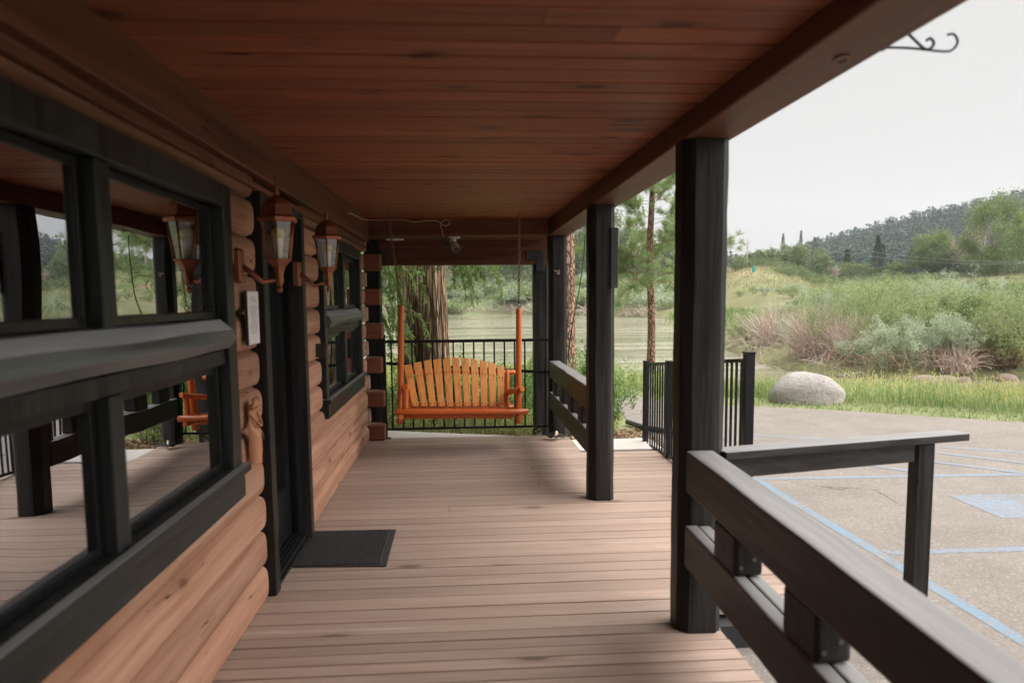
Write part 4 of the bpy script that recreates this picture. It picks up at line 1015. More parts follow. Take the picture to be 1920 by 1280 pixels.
def twig_bush(rg, n, rx, rz_, droop=.5, w=.012, curl=.3, k=7):
    a = rg.uniform(0, 2*PI, n); lean = rg.uniform(.1, 1.0, n); H = rg.uniform(.35, 1.0, n); t = np.linspace(0, 1, k)[None,:]
    st = rg.normal(size=(n, 2))*.22*rx
    rr_ = lean[:,None]*rx*t; x = st[:,0,None] + np.cos(a)[:,None]*rr_; y = st[:,1,None] + np.sin(a)[:,None]*rr_
    z = rz_*H[:,None]*(t*1.25 - droop*lean[:,None]*t**2.2)
    P = np.stack([x, y, z], -1); P += np.cumsum(rg.normal(size=P.shape), 1)*np.array([1, 1, .7])*curl*rx*.07
    P[:,:,2] = np.maximum(P[:,:,2], .0); return strips(P, np.full(n, w))
def twig_thing(name, label, cat, x, y, rx, rz_, n, mat, seed, **kw):
    z = TZ(x, y) - .02; V, F = place(twig_bush(np.random.default_rng(seed), n, rx, rz_, **kw), x, y, z); return tag(npmesh(name, V, F, mat), label, cat)
# notable single bushes of the bank
twig_thing('dead_bush', 'leafless pinkish grey bush across the creek above the boulder', 'bush', 12.35, 25.2, 1.35, 1.75, 900, 'twig', 31, w=.016)
twig_thing('dead_bush', 'leafless grey bush at the bend of the shore, left of the pinkish one', 'bush', 13.3, 31.0, 1.5, 1.7, 600, 'twig', 32, w=.018)
twig_thing('dead_bush', 'leafless tan bush between the pinkish bush and the pale sage bushes', 'bush', 13.0, 23.9, 1.2, 1.4, 620, 'twig', 33, w=.014)
twig_thing('dead_bush', 'brown leafless bush hanging to the water near the right edge', 'bush', 16.6, 21.9, 1.6, 1.5, 650, 'twigdark', 34, w=.016)
twig_thing('dead_bush', 'pale bleached branches fanning down to the stones at the water', 'bush', 14.7, 21.2, .95, 1.1, 330, 'twig', 35, w=.017, droop=.9)
shrub('sage_bush', 'pale blue-green sage bush, the left one of the pair above the creek', 'bush', 13.1, 21.9, 1.05, 1.5, 6500, .085, .03, 'sage', 41)
shrub('sage_bush', 'big blue-green sage bush right of the pale one', 'bush', 14.7, 22.0, 1.3, 1.55, 8000, .085, .03, 'sage', 42)
shrub('sage_bush', 'small low sage bush at the foot of the dead pinkish bush', 'bush', 12.35, 22.9, .62, .85, 1700, .07, .025, 'sage', 43)
shrub('green_bush', 'deep green bush high on the bank by the right edge', 'bush', 22.7, 31, 1.6, 1.9, 6500, .12, .04, 'darkbush', 44)
shrub('green_bush', 'dark olive bush behind the sage bushes toward the right', 'bush', 16.7, 24.0, 1.4, 1.7, 6500, .09, .03, 'darkbush', 45)
shrub('green_bush', 'mid green rounded bush halfway up the bank above the dead bushes', 'bush', 20.3, 42, 1.6, 1.4, 4200, .14, .05, 'darkbush', 46)
shrub('green_bush', 'slender bright green sapling standing above the thicket', 'sapling', 21.9, 34.5, .7, 2.0, 2200, .13, .045, 'brightbush', 47, 12)
# tangled roots and debris along the waterline
paths = []
for x, y in [(11.6+i*.30, 20.9 + (1.4 if i < 2 else 0)) for i in range(34)]:
    for q in range(16):
        p = np.array([x+rg.normal()*.25, y+rg.uniform(.1, 1.1), -.55+rg.uniform(0, .55)]); d = np.array([rg.normal()*.5, -rg.uniform(.1, 1), -rg.uniform(-.1, .7)]); pp = []
        for s in range(7): pp.append(p.copy()); p = p + d*.13; d = d + rg.normal(size=3)*.28; p[2] = max(p[2], -1.0)
        paths.append(pp)
V, F = strips(np.array(paths), rg.uniform(.010, .026, len(paths))); tag(npmesh('root_tangle', V, F, 'twigdark'), 'tangle of brown roots and fallen branches along the far waterline', 'roots', kind='stuff')
paths = []
for q in range(1500):
    b = bank_points(1, .3, 5, .36, .62, 20, 40)[0] if q % 10 == 0 else (b[0]+rg.normal()*.3, b[1]+rg.normal()*.3)
    p = np.array([b[0], b[1], TZ(*b)]); d = np.array([rg.normal()*.5, rg.normal()*.5-.2, rg.uniform(.3, 1.2)]); pp = []
    for s in range(7): pp.append(p.copy()); p = p + d*.24; d = d + rg.normal(size=3)*.2 - np.array([0, 0, .16])
    paths.append(pp)
V, F = strips(np.array(paths), rg.uniform(.010, .02, len(paths))); tag(npmesh('dead_brush', V, F, 'twig'), 'dry grey-pink dead brush mixed along the creek side of the bank', 'brush', kind='stuff')
# bright reeds at the bend of the shore
n = 2600; xx = rg.normal(24.0, 1.7, n); yy = rg.normal(66, 2.6, n); P = np.stack([xx, yy, np.full(n, -1.0)], 1); D = rg.normal(size=P.shape)*.2; D[:,2] = 1
V, F = leaves(P, 1.3, .14, D=D); tag(npmesh('reed_bed', V, F, 'brightbush'), 'bright green reeds at the bend of the shore', 'reeds', kind='stuff')

# lawn strip and tall seed grass behind the pavement
def blades(P, H, w, bend=.35, rg_=rg):
    n = len(P); a = rg_.uniform(0, 2*PI, n); bx, by = np.cos(a), np.sin(a); H = np.asarray(H); b = rg_.uniform(.1, 1, n)*bend*H
    S = np.stack([-by, bx, 0*bx], 1)*np.asarray(w)[:,None]*.5 if np.ndim(w) else np.stack([-by, bx, 0*bx], 1)*w*.5
    m = P + np.stack([bx*b*.3, by*b*.3, H*.55], 1); t = P + np.stack([bx*b, by*b, H], 1)
    V = np.stack([P-S, P+S, m+S*.75, m-S*.75, t+S*.1, t-S*.1], 1).reshape(-1, 3); i = np.arange(n)[:,None]*6
    return (V, np.concatenate([i+np.array([0,1,2,3]), i+np.array([3,2,4,5])], 1).reshape(-1, 4)), t
EDGE = np.array([(2.0, 8.6), (2.25, 9.3), (2.9, 12.7), (3.3, 11.7), (4.42, 10.96), (5.67, 10.30), (7.35, 9.12), (12, 5.9), (20, 1.6), (34, -5)], float)
def past_edge(x, y):
    e = np.interp(x, EDGE[2:,0], EDGE[2:,1]); return y - e
n = 230000; xx = rg.uniform(2.9, 24, n); yy = rg.uniform(1, 18.2, n); d = past_edge(xx, yy); ny = np.interp(xx, NEAR[:,0], NEAR[:,1])
ok = (yy < ny-.2) & (d > .02) & (d < 8) & (xx/np.maximum(yy, .1) < 1.7); xx, yy, d = xx[ok], yy[ok], d[ok]
stone = ((xx-5.46)/.46)**2 + ((yy-11.42)/.25)**2 < 1; xx, yy, d = xx[~stone], yy[~stone], d[~stone]
tall = sm(.75, 1.5, d + .25*fbm(xx, yy, 2.0)); keep = rg.random(len(xx)) < .35 + .65*tall; xx, yy, d, tall = xx[keep], yy[keep], d[keep], tall[keep]
P = np.stack([xx, yy, terrain(xx, yy)], 1); H = (.05 + rg.uniform(0, .05, len(xx)))*(1-tall) + tall*rg.uniform(.08, .30, len(xx))*(.75+.6*sm(-.6, .6, fbm(xx, yy, .9)))*(1-.35*sm(1.5, 5, d))*(1+.45*(rg.random(len(xx)) < .06))
H = H*rg.uniform(.5, 1.15, len(xx)); (VF, tips) = blades(P, H, .011 + .004*rg.random(len(xx)), bend=.65)
tag(npmesh('tall_grass', *VF, 'grass'), 'green grass growing tall between the pavement and the creek', 'grass', kind='stuff')
sel = (tall > .6) & (rg.random(len(xx)) < .20*sm(-.3, .5, fbm(xx+9, yy, .8))+.03); T = tips[sel]; T = np.concatenate([T + np.array([0, 0, .03*q]) + rg.normal(size=T.shape)*.012 for q in range(4)])
D = rg.normal(size=T.shape)*.35; D[:,2] = 1
V, F = leaves(T, .055, .014, D=D); tag(npmesh('grass_seed_heads', V, F, 'grasstip'), 'yellow seed heads over the tall grass', 'grass', kind='stuff')
# weeds between the porch and the river on the left
n = 46000; xx = rg.uniform(-7, 6.5, n); yy = rg.uniform(8.7, 18.6, n)
ok = ~((xx > 2.0) & (yy < 13.0) & (past_edge(xx, yy) < .4)) & ~((xx > 1.1) & (xx < 2.3) & (yy < 9.1)) & ~((xx < .7) & (yy < 9.0)) & ~(((xx-5.46)/.55)**2 + ((yy-11.35)/.4)**2 < 1) & ~((xx > 2.9) & (yy < 15)); xx, yy = xx[ok], yy[ok]
P = np.stack([xx, yy, terrain(xx, yy)], 1); amp = .35 + .65*sm(-.4, .6, fbm(xx, yy, 1.1)); near_w = (.55 + .45*sm(9, 12, yy))*(1-.45*sm(12.5, 17, yy))
(VF, tips) = blades(P, rg.uniform(.15, .62, len(xx))*amp*near_w, .012)
tag(npmesh('weed_grass', *VF, 'grass'), 'loose green grass on the ground between porch and river', 'grass', kind='stuff')
sel = rg.random(len(xx)) < .40; b = P[sel]; hh = (rg.uniform(.3, .95, len(b))*amp[sel]*near_w[sel])
PP, DD = [], []
for q in range(11):
    t = (q+1)/11; a = rg.uniform(0, 2*PI, len(b)); PP.append(b + np.stack([np.cos(a)*.03, np.sin(a)*.03, hh*t], 1)); DD.append(np.stack([np.cos(a), np.sin(a), np.full(len(b), .55)], 1))
PP, DD = np.concatenate(PP), np.concatenate(DD); yel = rg.random(len(PP)) < .0
mask = fbm(PP[:,0], PP[:,1], .6) > .25
V, F = leaves(PP[~mask], .062, .022, D=DD[~mask]); tag(npmesh('leafy_weeds', V, F, 'weed'), 'leafy green weeds between the porch and the river', 'weeds', kind='stuff')
V, F = leaves(PP[mask], .055, .016, D=DD[mask]); tag(npmesh('yellow_weeds', V, F, 'yellowweed'), 'yellow-green weeds between the porch and the river', 'weeds', kind='stuff')
shrub('leafy_shrub', 'bright green leafy shrub behind the concrete path, right of the mid-deck post', 'shrub', 1.72, 9.0, .50, .85, 4200, .042, .022, 'brightbush', 51, 22)
shrub('leafy_shrub', 'taller green shrub at the river side behind the low far railing', 'shrub', 1.55, 10.6, .75, 1.05, 4200, .05, .024, 'brightbush', 52, 22)
shrub('leafy_shrub', 'green shrub behind the right half of the picket fence', 'shrub', .72, 9.7, .65, .95, 4200, .042, .020, 'brightbush', 53, 22)
shrub('leafy_shrub', 'green shrub behind the middle of the swing back', 'shrub', -.05, 9.6, .45, .85, 2600, .042, .020, 'brightbush', 54, 18)
shrub('leafy_shrub', 'low green shrub at the foot of the wall side of the fence', 'shrub', -1.05, 9.8, .5, .7, 2200, .045, .022, 'brightbush', 55, 18)
n = 1500; xx = rg.uniform(1.15, 2.3, n); yy = rg.uniform(7.86, 9.2, n); P = np.stack([xx, yy, np.full(n, -.155)], 1); D = rg.normal(size=P.shape); D[:,2] *= .25
V1 = leaves(P, .045, .03, D=D); xx = rg.uniform(-1.2, 1.1, n); yy = rg.uniform(8.4, 9.6, n); P = np.stack([xx, yy, np.full(n, -.158)], 1)
V, F = join([V1, leaves(P, .045, .03, D=D)]); tag(npmesh('leaf_litter', V, F, 'litter'), 'brown fallen leaves on the bare ground beside the path', 'leaf litter', kind='stuff')

# big willow behind the swing: two fused trunks, drooping leafy sprays
wt = thing('willow_tree', 'big furrowed willow trunk with drooping narrow leaves behind the swing', 'tree', (-.45, 9.85, -.17))
def trunk_geo(base, top, r0, r1, seed, sides=44, k=26, bend=.05):
    r = random.Random(seed); ph = [r.uniform(0, 6) for _ in range(6)]; m = MB(); pts = []
    for i in range(k):
        t = i/(k-1); pts.append(Vector(base).lerp(Vector(top), t) + Vector((bend*math.sin(t*4+ph[0]), bend*math.sin(t*3+ph[1]), 0)))
    rad = [r0 + (r1-r0)*i/(k-1) + .10*r0*math.exp(-i/1.5) for i in range(k)]
    def ridge(i, j):
        a = 2*PI*j/sides; z = i*.35
        return 1 + .075*math.sin(a*11 + .8*math.sin(z+ph[2])) + .055*math.sin(a*17 + 1.2*math.sin(z*.7+ph[3])) + .03*math.sin(a*3+z*.6+ph[4])
    m.tube(pts, rad, sides, ridge=ridge); return m
for bs, tp, r0, r1, sd in (((-.40, 9.9, -.3), (-.36, 10.0, 4.2), .185, .15, 1), ((-.63, 10.0, -.3), (-.86, 10.3, 4.0), .155, .12, 2)):
    trunk_geo(bs, tp, r0, r1, sd).build('trunk', 'bark', wt)
mb = MB()
for a, b, r in (((-.36, 10.0, 4.0), (-1.8, 9.4, 6.0), .08), ((-.36, 10.0, 4.1), (1.0, 9.8, 6.4), .08), ((-.86, 10.3, 3.8), (-2.6, 10.8, 5.6), .07), ((-.36, 10, 4.2), (-.2, 11.5, 7.5), .09)):
    mb.tube([a, Vector(a).lerp(Vector(b), .5) + Vector((0, 0, .25)), b], [r, r*.7, r*.35], 10)
mb.build('limb', 'bark', wt)
sp, tw = [], []
def spray(x, y, z, L_, dx, seed):
    """one drooping shoot with narrow leaves hanging off both sides"""
    g_ = np.random.default_rng(seed); k = 12; p = np.array([x, y, z], float); d = np.array([dx, g_.normal()*.2, .1]); path = []
    for s in range(k): path.append(p.copy()); d = d*.86 + np.array([g_.normal()*.05, g_.normal()*.05, -.22]); d /= np.linalg.norm(d); p = p + d*L_/k
    path = np.array(path); tw.append(path); m = int(L_*92); t = g_.uniform(.12, 1, m)*(k-1); i0 = np.clip(t.astype(int), 0, k-2); f = (t-i0)[:,None]
    P = path[i0]*(1-f) + path[i0+1]*f; T = path[i0+1]-path[i0]; T /= np.linalg.norm(T, axis=1, keepdims=True); D = T*.9 + g_.normal(size=P.shape)*.55 + np.array([0, 0, -.25])
    sp.append(leaves(P, .088, .0165, D=D))
for q in range(85):   # left side, in front of and beside the trunk
    spray(rg.uniform(-1.40, -.62), rg.uniform(8.95, 9.6), rg.uniform(1.1, 2.7), rg.uniform(.35, .70), rg.uniform(-.5, .6), 300+q)
for q in range(20): spray(rg.uniform(-1.25, -.62), rg.uniform(9.0, 9.5), rg.uniform(.9, 1.5), rg.uniform(.35, .6), rg.uniform(-.2, .9), 360+q)
for q in range(30): spray(rg.uniform(-.25, .28), rg.uniform(9.0, 9.6), rg.uniform(2.0, 2.7), rg.uniform(.42, .85), rg.uniform(-.1, .5), 400+q)
for q in range(9): spray(rg.uniform(.45, .95), rg.uniform(9.0, 9.6), rg.uniform(2.15, 2.6), rg.uniform(.30, .55), rg.uniform(-.3, .4), 440+q)
for q in range(150): spray(rg.uniform(-3.2, 1.9), rg.uniform(8.9, 12), rg.uniform(3.4, 7.8), rg.uniform(.6, 1.3), rg.uniform(-.8, .8), 500+q)
V, F = join(sp); npmesh('crown', V, F, 'willowleaf', wt)
V, F = strips(np.array(tw), np.full(len(tw), .007)); npmesh('twigs', V, F, 'twig', wt).name = 'twig_growth'; bpy.data.objects['twig_growth']['kind'] = 'stuff'

# bare pine trunk beside the corner post, and the young pine by the fence
t = thing('pine_tree', 'bare reddish pine trunk close behind the corner post', 'tree', (1.70, 11.9, -.17))
trunk_geo((1.70, 11.9, -.3), (1.62, 12.0, 8.5), .175, .13, 5, 30, 22, .03).build('trunk', 'pinebark', t)
cr, brs = [], []
def pine_crown(cx, cy, z0, z1, Rm, nb, seed, top, nl=46, tl=.13, tw_=.0075, lowR=None):
    g_ = np.random.default_rng(seed); br, ned = [], []
    for b in range(nb):
        t_ = (b+.5)/nb; z = z0 + (z1-z0)*t_ + g_.normal()*.08; a = g_.uniform(0, 2*PI); Lb = Rm*(1-.75*t_**1.3)*g_.uniform(.6, 1.1)
        p = np.array([cx, cy, z]); d = np.array([math.cos(a), math.sin(a), g_.uniform(-.12, .28)]); path = [p.copy()]
        for s in range(7): p = p + d*Lb/7; d = d + g_.normal(size=3)*.09 + np.array([0, 0, .05]); path.append(p.copy())
        path = np.array(path); br.append(path)
        ends = [(path[-1], d)]
        for s in range(int(5 + Lb*7)):
            i0 = g_.integers(2, 7); q = path[i0]; dd = d + g_.normal(size=3)*.75; dd /= np.linalg.norm(dd); l2 = Lb*g_.uniform(.12, .38); e = q + dd*l2
            br.append(np.array([q + (e-q)*v_ + np.array([0, 0, -.04*math.sin(PI*v_)*l2]) for v_ in np.linspace(0, 1, 8)])); ends.append((e, dd))
            if l2 > .22: ends.append((q + dd*l2*.6, dd))
        for e, dd in ends:
            m = nl; D = g_.normal(size=(m, 3)); D /= np.linalg.norm(D, axis=1, keepdims=True); D = D*.8 + dd/np.linalg.norm(dd)*.75 + np.array([0, 0, .18])
            o = e - dd/np.linalg.norm(dd)*g_.uniform(0, .10, m)[:,None]; ned.append(leaves(o, tl, tw_, D=D))
    return br, join(ned)
t = thing('pine_tree', 'young open pine with long soft needles by the end of the ramp fence', 'tree', (4.36, 16.9, -.18))
mb = MB(); mb.tube([(4.36+.03*math.sin(i*.9), 16.9, -.3 + i*.55) for i in range(18)], [.098 - i*.0048 for i in range(18)], 18, ridge=lambda i, j: 1+.05*math.sin(j*5+i)); mb.build('trunk', 'pinebark', t)
br, nd = pine_crown(4.36, 16.9, 1.55, 9.2, 1.85, 84, 61, 9.2, 62, .15)
npmesh('branch', *strips(np.array([b_ for b_ in br]), np.full(len(br), .022)), 'twigdark', t); npmesh('crown', *nd, 'pine', t)
br, nd = pine_crown(1.62, 12.0, 4.3, 8.6, 2.0, 22, 62, 8.6); tt = [o for o in bpy.data.objects if o.name == 'pine_tree'][0]
npmesh('branch', *strips(np.array(br), np.full(len(br), .022)), 'twigdark', tt); npmesh('crown', *nd, 'pine', tt)

# ------------------------------------------------------------------ distant trees
def conifer(x, y, h, r, n, ll, seed, label, mat='spruce', group=None, thin=1.0, z=None, low=.06):
    g_ = np.random.default_rng(seed); z = TZ(x, y) - .3 if z is None else z
    t = thing('spruce_tree', label, 'tree', (x, y, z), group)
    mb = MB(); mb.tube([(x, y, z), (x, y, z+h*.5), (x, y, z+h*.97)], [r*.09, r*.05, r*.01], 7); mb.build('trunk', 'farbark', t)
    q = g_.uniform(low, 1, n)**.85; lay = np.floor(q*22)/22 + g_.uniform(-.01, .05, n); lay = np.clip(lay, 0, 1); a = g_.uniform(0, 2*PI, n)
    gap = .75 + .35*np.sin(a*3 + np.floor(q*16)*2.1 + seed)
    R_ = r*(1-lay)**1.15*gap*g_.uniform(.15, 1, n)**.6*thin
    P = np.stack([x+np.cos(a)*R_, y+np.sin(a)*R_, z + h*lay - R_*.25], 1); D = np.stack([np.cos(a), np.sin(a), np.full(n, -.25)], 1) + g_.normal(size=(n, 3))*.3
    npmesh('crown', *leaves(P, ll, ll*.42, D=D), mat, t); return t
def broadleaf(x, y, h, rx, n, ll, seed, label, mat='farleaf', group=None, cat='tree', name='broadleaf_tree', trunk=.25, rz_=None, lean=0, z=None):
    g_ = np.random.default_rng(seed); z = TZ(x, y) - .3 if z is None else z; t = thing(name, label, cat, (x, y, z), group)
    mb = MB(); mb.tube([(x, y, z), (x+lean*.5, y, z+h*.4), (x+lean, y, z+h*.8)], [rx*.07, rx*.05, rx*.015], 8)
    for i in range(5):
        a = g_.uniform(0, 6.28); mb.tube([(x+lean*.3, y, z+h*.3), (x+math.cos(a)*rx*.6, y+math.sin(a)*rx*.6, z+h*g_.uniform(.55, .85))], [rx*.03, rx*.008], 5)
    mb.build('trunk', 'farbark', t)
    nc = 44; a = g_.uniform(0, 2*PI, nc); ph = g_.uniform(-1, 1, nc); rr_ = g_.uniform(.45, 1, nc)**.5; hz = h*(1-trunk)/2; cz = z + h*trunk + hz
    cen = np.stack([x+lean+np.cos(a)*np.sqrt(1-np.clip(ph, -1, 1)**2)*rx*rr_, y+np.sin(a)*np.sqrt(1-np.clip(ph, -1, 1)**2)*rx*rr_, cz+ph*hz*rr_*.95], 1)
    k = g_.integers(0, nc, n); P = cen[k] + g_.normal(size=(n, 3))*np.array([rx, rx, hz])*g_.uniform(.09, .19, nc)[k][:,None]; P[:,2] = np.maximum(P[:,2], z+.1)
    D = g_.normal(size=P.shape) + (P-np.array([x, y, cz]))/rx*.6; npmesh('crown', *leaves(P, ll, ll*.55, D=D), mat, t); return t
def at(u_, d): return u_*d, d
G = 'trees in the belt beyond the field'
for i, (uu, d, h, r, th, lb) in enumerate([(.440, 136, 6.8, 1.3, .8, 'thin pointed spruce, leftmost of the three in the belt'), (.465, 138, 7.6, 1.1, .7, 'thin pointed spruce, middle and sparsest of the three in the belt'), (.4845, 138, 7.6, 1.6, .9, 'thin pointed spruce, rightmost of the three in the belt'),
        (.5745, 134, 8.6, 2.5, 1, 'darkest and broadest spruce standing alone in the middle of the belt'), (.581, 136, 6.9, 1.9, 1, 'smaller spruce leaning close on the right of the broadest spruce'), (.531, 142, 6.6, 2.1, 1, 'short dark spruce left of the broadest spruce'), (.6235, 141, 6.2, 2.4, 1, 'dark spruce at the left foot of the round green tree')]):
    x, y = at(uu, d); conifer(x, y, h, r*(1.7 if th < 1 else 1.15), 1500 if th < 1 else 2600, .2 if th < 1 else .36, 700+i, lb, group=G, thin=th)
for i, (uu, d, h, r, n, mt, lb) in enumerate([(.6565, 128, 8.6, 3.9, 9000, 'fargreen', 'big round bright green tree beyond the field'), (.601, 132, 3.6, 2.0, 2600, 'fargreen', 'small round yellow-green bush tree left of the big round one'),
        (.712, 126, 9.4, 2.2, 4200, 'farleaf', 'narrow olive green tree with bare grey limbs beside it'), (.748, 112, 12.6, 4.6, 11000, 'fargreen', 'tallest leafy tree at the right edge beyond the field'), (.81, 116, 11.0, 5.0, 9000, 'farleaf', 'leafy tree outside the right edge beyond the field'),
        (.690, 126, 4.6, 2.6, 3200, 'farleaf', 'low olive tree right of the big round green one'), (.725, 120, 4.5, 3.0, 3200, 'farleaf', 'low spreading tree in front of the narrow olive tree'), (.478, 132, 5.6, 3.0, 3800, 'farleaf', 'bushy olive tree around the feet of the thin spruces'),
        (.452, 133, 4.6, 2.4, 2800, 'farleaf', 'loose low tree behind the leftmost thin spruce'), (.505, 134, 4.6, 3.4, 3600, 'farleaf', 'spreading bushy tree right of the three thin spruces'), (.548, 134, 3.6, 3.0, 2800, 'farleaf', 'low bushy tree left of the darkest spruce'),
        (.402, 128, 3.2, 1.7, 1200, 'farleaf', 'sparse small tree on the right shoulder of the sandy mound'), (.377, 118, 2.7, 1.2, 700, 'farleaf', 'sparse small tree on top of the sandy mound'), (.422, 128, 3.6, 1.9, 1500, 'farleaf', 'sparse small tree just right of the sandy mound'),
        (.88, 118, 12, 5.0, 6000, 'fargreen', 'wide leafy tree far outside the right edge'), (.96, 118, 9, 5.0, 5000, 'farleaf', 'low leafy tree far outside the right edge'), (1.08, 118, 12, 6.0, 5000, 'farleaf', 'tall leafy tree far outside the right edge')]):
    x, y = at(uu, d); broadleaf(x, y, h, r, n, .34, 800+i, lb, mt, group=G, trunk=.12)
# low bushes filling the belt foot, and bare snags
bp = []
for q in range(120):
    uu = rg.uniform(.36, 1.2); d = rg.uniform(112, 134); x, y = at(uu, d)
    if uu < .43 and rg.random() < .55: continue
    bp.append(place(far_t[rg.integers(4)][0], x, y, TZ(x, y)-.2, rg.uniform(.5, 1.15), rg.uniform(0, 6), rg.uniform(.6, 1.2)))
V, F = join(bp); tag(npmesh('hedge_scrub', V, F, 'farleaf'), 'bushes filling the foot of the tree belt beyond the field', 'scrub', kind='stuff')
for i, (uu, d, h, lb) in enumerate([(.684, 125, 7.2, 'bare grey dead tree right of the big round green tree'), (.7165, 122, 9.0, 'bare grey dead tree against the narrow olive tree'), (.70, 124, 4.6, 'short bare grey dead tree between the two taller ones'), (.5155, 130, 3.4, 'low bare grey snag right of the thin spruces'), (.3905, 120, 4.8, 'thin bare pole-like snag on the sandy mound')]):
    x, y = at(uu, d); g_ = np.random.default_rng(900+i); ps = []
    for q in range(70 if i < 4 else 10):
        a = g_.uniform(0, 6.28); h0 = h*g_.uniform(.15, .7); p = np.array([x, y, TZ(x, y)+h0]); d_ = np.array([math.cos(a)*(.5 if i < 4 else .15), math.sin(a)*.5, 1.0]); pp = []
        for s in range(7): pp.append(p.copy()); p = p + d_*(h-h0)/8; d_ = d_ + g_.normal(size=3)*.22
        ps.append(pp)
    ps.append([(x, y, TZ(x, y) + h*v_/6) for v_ in range(7)]); V, F = strips(np.array(ps), np.array([.07]*(len(ps)-1) + [.20])); tag(npmesh('dead_tree', V, F, 'twig'), lb, 'dead tree', 'bare snags beyond the field')
# conifer forest on the hill
def mini(seed, n=90):
    g_ = np.random.default_rng(seed); q = g_.uniform(.08, 1, n); a = g_.uniform(0, 2*PI, n); R_ = .15*(1-q)**.8*g_.uniform(.4, 1.1, n)+.01
    P = np.stack([np.cos(a)*R_, np.sin(a)*R_, q], 1); D = np.stack([np.cos(a), np.sin(a), np.full(n, -.4)], 1); return leaves(P, .10, .055, D=D)
minis = [mini(i) for i in range(6)]; hp = []; cnt = 0
n = 9000; uu = rg.uniform(.28, 1.1, n)**1.0; d = rg.uniform(280, 640, n); xx, yy = uu*d/np.sqrt(1+uu*uu), d/np.sqrt(1+uu*uu); zz = terrain(xx, yy); pt = fbm(xx+40, yy, .03)
for i in range(n):
    if pt[i] > .42 and rg.random() < .8: continue
    s = rg.uniform(7, 14); hp.append(place(minis[i % 6], xx[i], yy[i], zz[i]-.5, s*1.25, rg.uniform(0, 6), s)); cnt += 1
    if cnt >= 4200: break
V, F = join(hp); tag(npmesh('conifer_forest', V, F, 'hillfir'), 'dark conifer forest covering the hill behind the field', 'forest', kind='stuff')
# woods on the hillside over the river at the left
hp, hb = [], []
for q in range(620):
    x = rg.uniform(-50, 44); y = rg.uniform(112, 175) if q % 2 else np.interp(x, [-50, -18, -12, -2, 12, 17, 26, 44], [110, 112, 126, 128, 124, 114, 92, 100]) + rg.uniform(.5, 14)
    if inside(np.array([x]), np.array([y]), POLY)[0] or x/y > .30: continue
    s = rg.uniform(.5, 1.5); (hp if rg.random() < .6 else hb).append(place(far_t[rg.integers(4)][0], x, y, TZ(x, y)-.2, s, rg.uniform(0, 6), s*rg.uniform(.7, 1.5)))
V, F = join(hp); tag(npmesh('hillside_scrub', V, F, 'brush'), 'green scrub covering the hillside across the river', 'scrub', kind='stuff')
V, F = join(hb); tag(npmesh('hillside_sage', V, F, 'sage'), 'grey-green scrub covering the hillside across the river', 'scrub', kind='stuff')
GL = 'trees on the hillside across the river'
for i, (x, y, h, r, mt, kd) in enumerate([(16, 132, 13, 4.5, 'farleaf', 0), (21, 133, 14, 5, 'darkbush', 0), (26, 131, 12, 4.5, 'farleaf', 0), (31, 133, 9.5, 4, 'farleaf', 0), (36, 132, 7, 3.6, 'farleaf', 0), (10, 138, 12, 4.6, 'farleaf', 0), (3, 140, 11, 4.5, 'fargreen', 0), (-5, 139, 12, 5, 'farleaf', 0), (19, 142, 15, 3.2, 'spruce', 1), (24, 145, 14, 3.0, 'spruce', 1), (8, 146, 13, 3, 'spruce', 1), (-13, 132, 11, 5, 'farleaf', 0)]):
    lb = ['leafy tree rising on the hillside across the river', 'dark conifer rising on the hillside across the river'][kd]
    if kd: conifer(x, y, h, r, 1800, .6, 950+i, lb, group='conifers on the hillside across the river')
    else: broadleaf(x, y, h, r, 3600, .42, 950+i, lb, mt, group=GL, trunk=.1)
ps = []
for q in range(1800):
    x = rg.uniform(-16, 24); y = np.interp(x, [-18, -12, -2, 8, 16, 23.5], [112, 126, 128, 124, 114, 92]) + rg.uniform(.2, 3.2); p = np.array([x, y, -.9]); d_ = np.array([rg.normal()*.5, rg.normal()*.3, 1.]); pp = []
    for s in range(7): pp.append(p.copy()); p = p + d_*.27; d_ = d_ + rg.normal(size=3)*.3 - np.array([0, 0, .18])
    ps.append(pp)
V, F = strips(np.array(ps), np.full(len(ps), .09)); tag(npmesh('shore_brush', V, F, 'twig'), 'bare grey brush along the far shore of the river', 'brush', kind='stuff')
mb = MB(); x, y = at(.4, 104); z = TZ(x, y); mb.tube([(x, y, z-.2), (x, y, z+.9)], [.05, .05], 8); o = mb.build('marker_post', 'white')
mb = MB(); mb.box(x-.2, x+.2, y-.12, y+.12, z+.35, z+1.25); mb.lathe((x, y, z+1.25), [(.2, 0), (.12, .08), (.02, .1)], 8); mb.build('marker_cap', 'teal', o, bevel=.03)
tag(o, 'small teal marker post on the sandy mound beyond the field', 'marker')
for (a, b, c), lb in (((( .455, 150, 13.8), (.563, 108, 8.0), (.74, 92, 5.7)), 'upper grey overhead wire crossing in front of the tree belt'), (((.455, 150, 12.6), (.563, 108, 7.3), (.74, 92, 5.4)), 'lower grey overhead wire crossing in front of the tree belt')):
    P3 = [Vector((u_*d, d, z)) for u_, d, z in (a, b, c)]
    mb = MB(); mb.tube([P3[0]*(1-t)*(1-t) + (P3[1]*2 - (P3[0]+P3[2])*.5)*2*t*(1-t) + P3[2]*t*t for t in np.linspace(0, 1.15, 24)], .013, 5); tag(mb.build('overhead_wire', 'pole'), lb, 'wire')

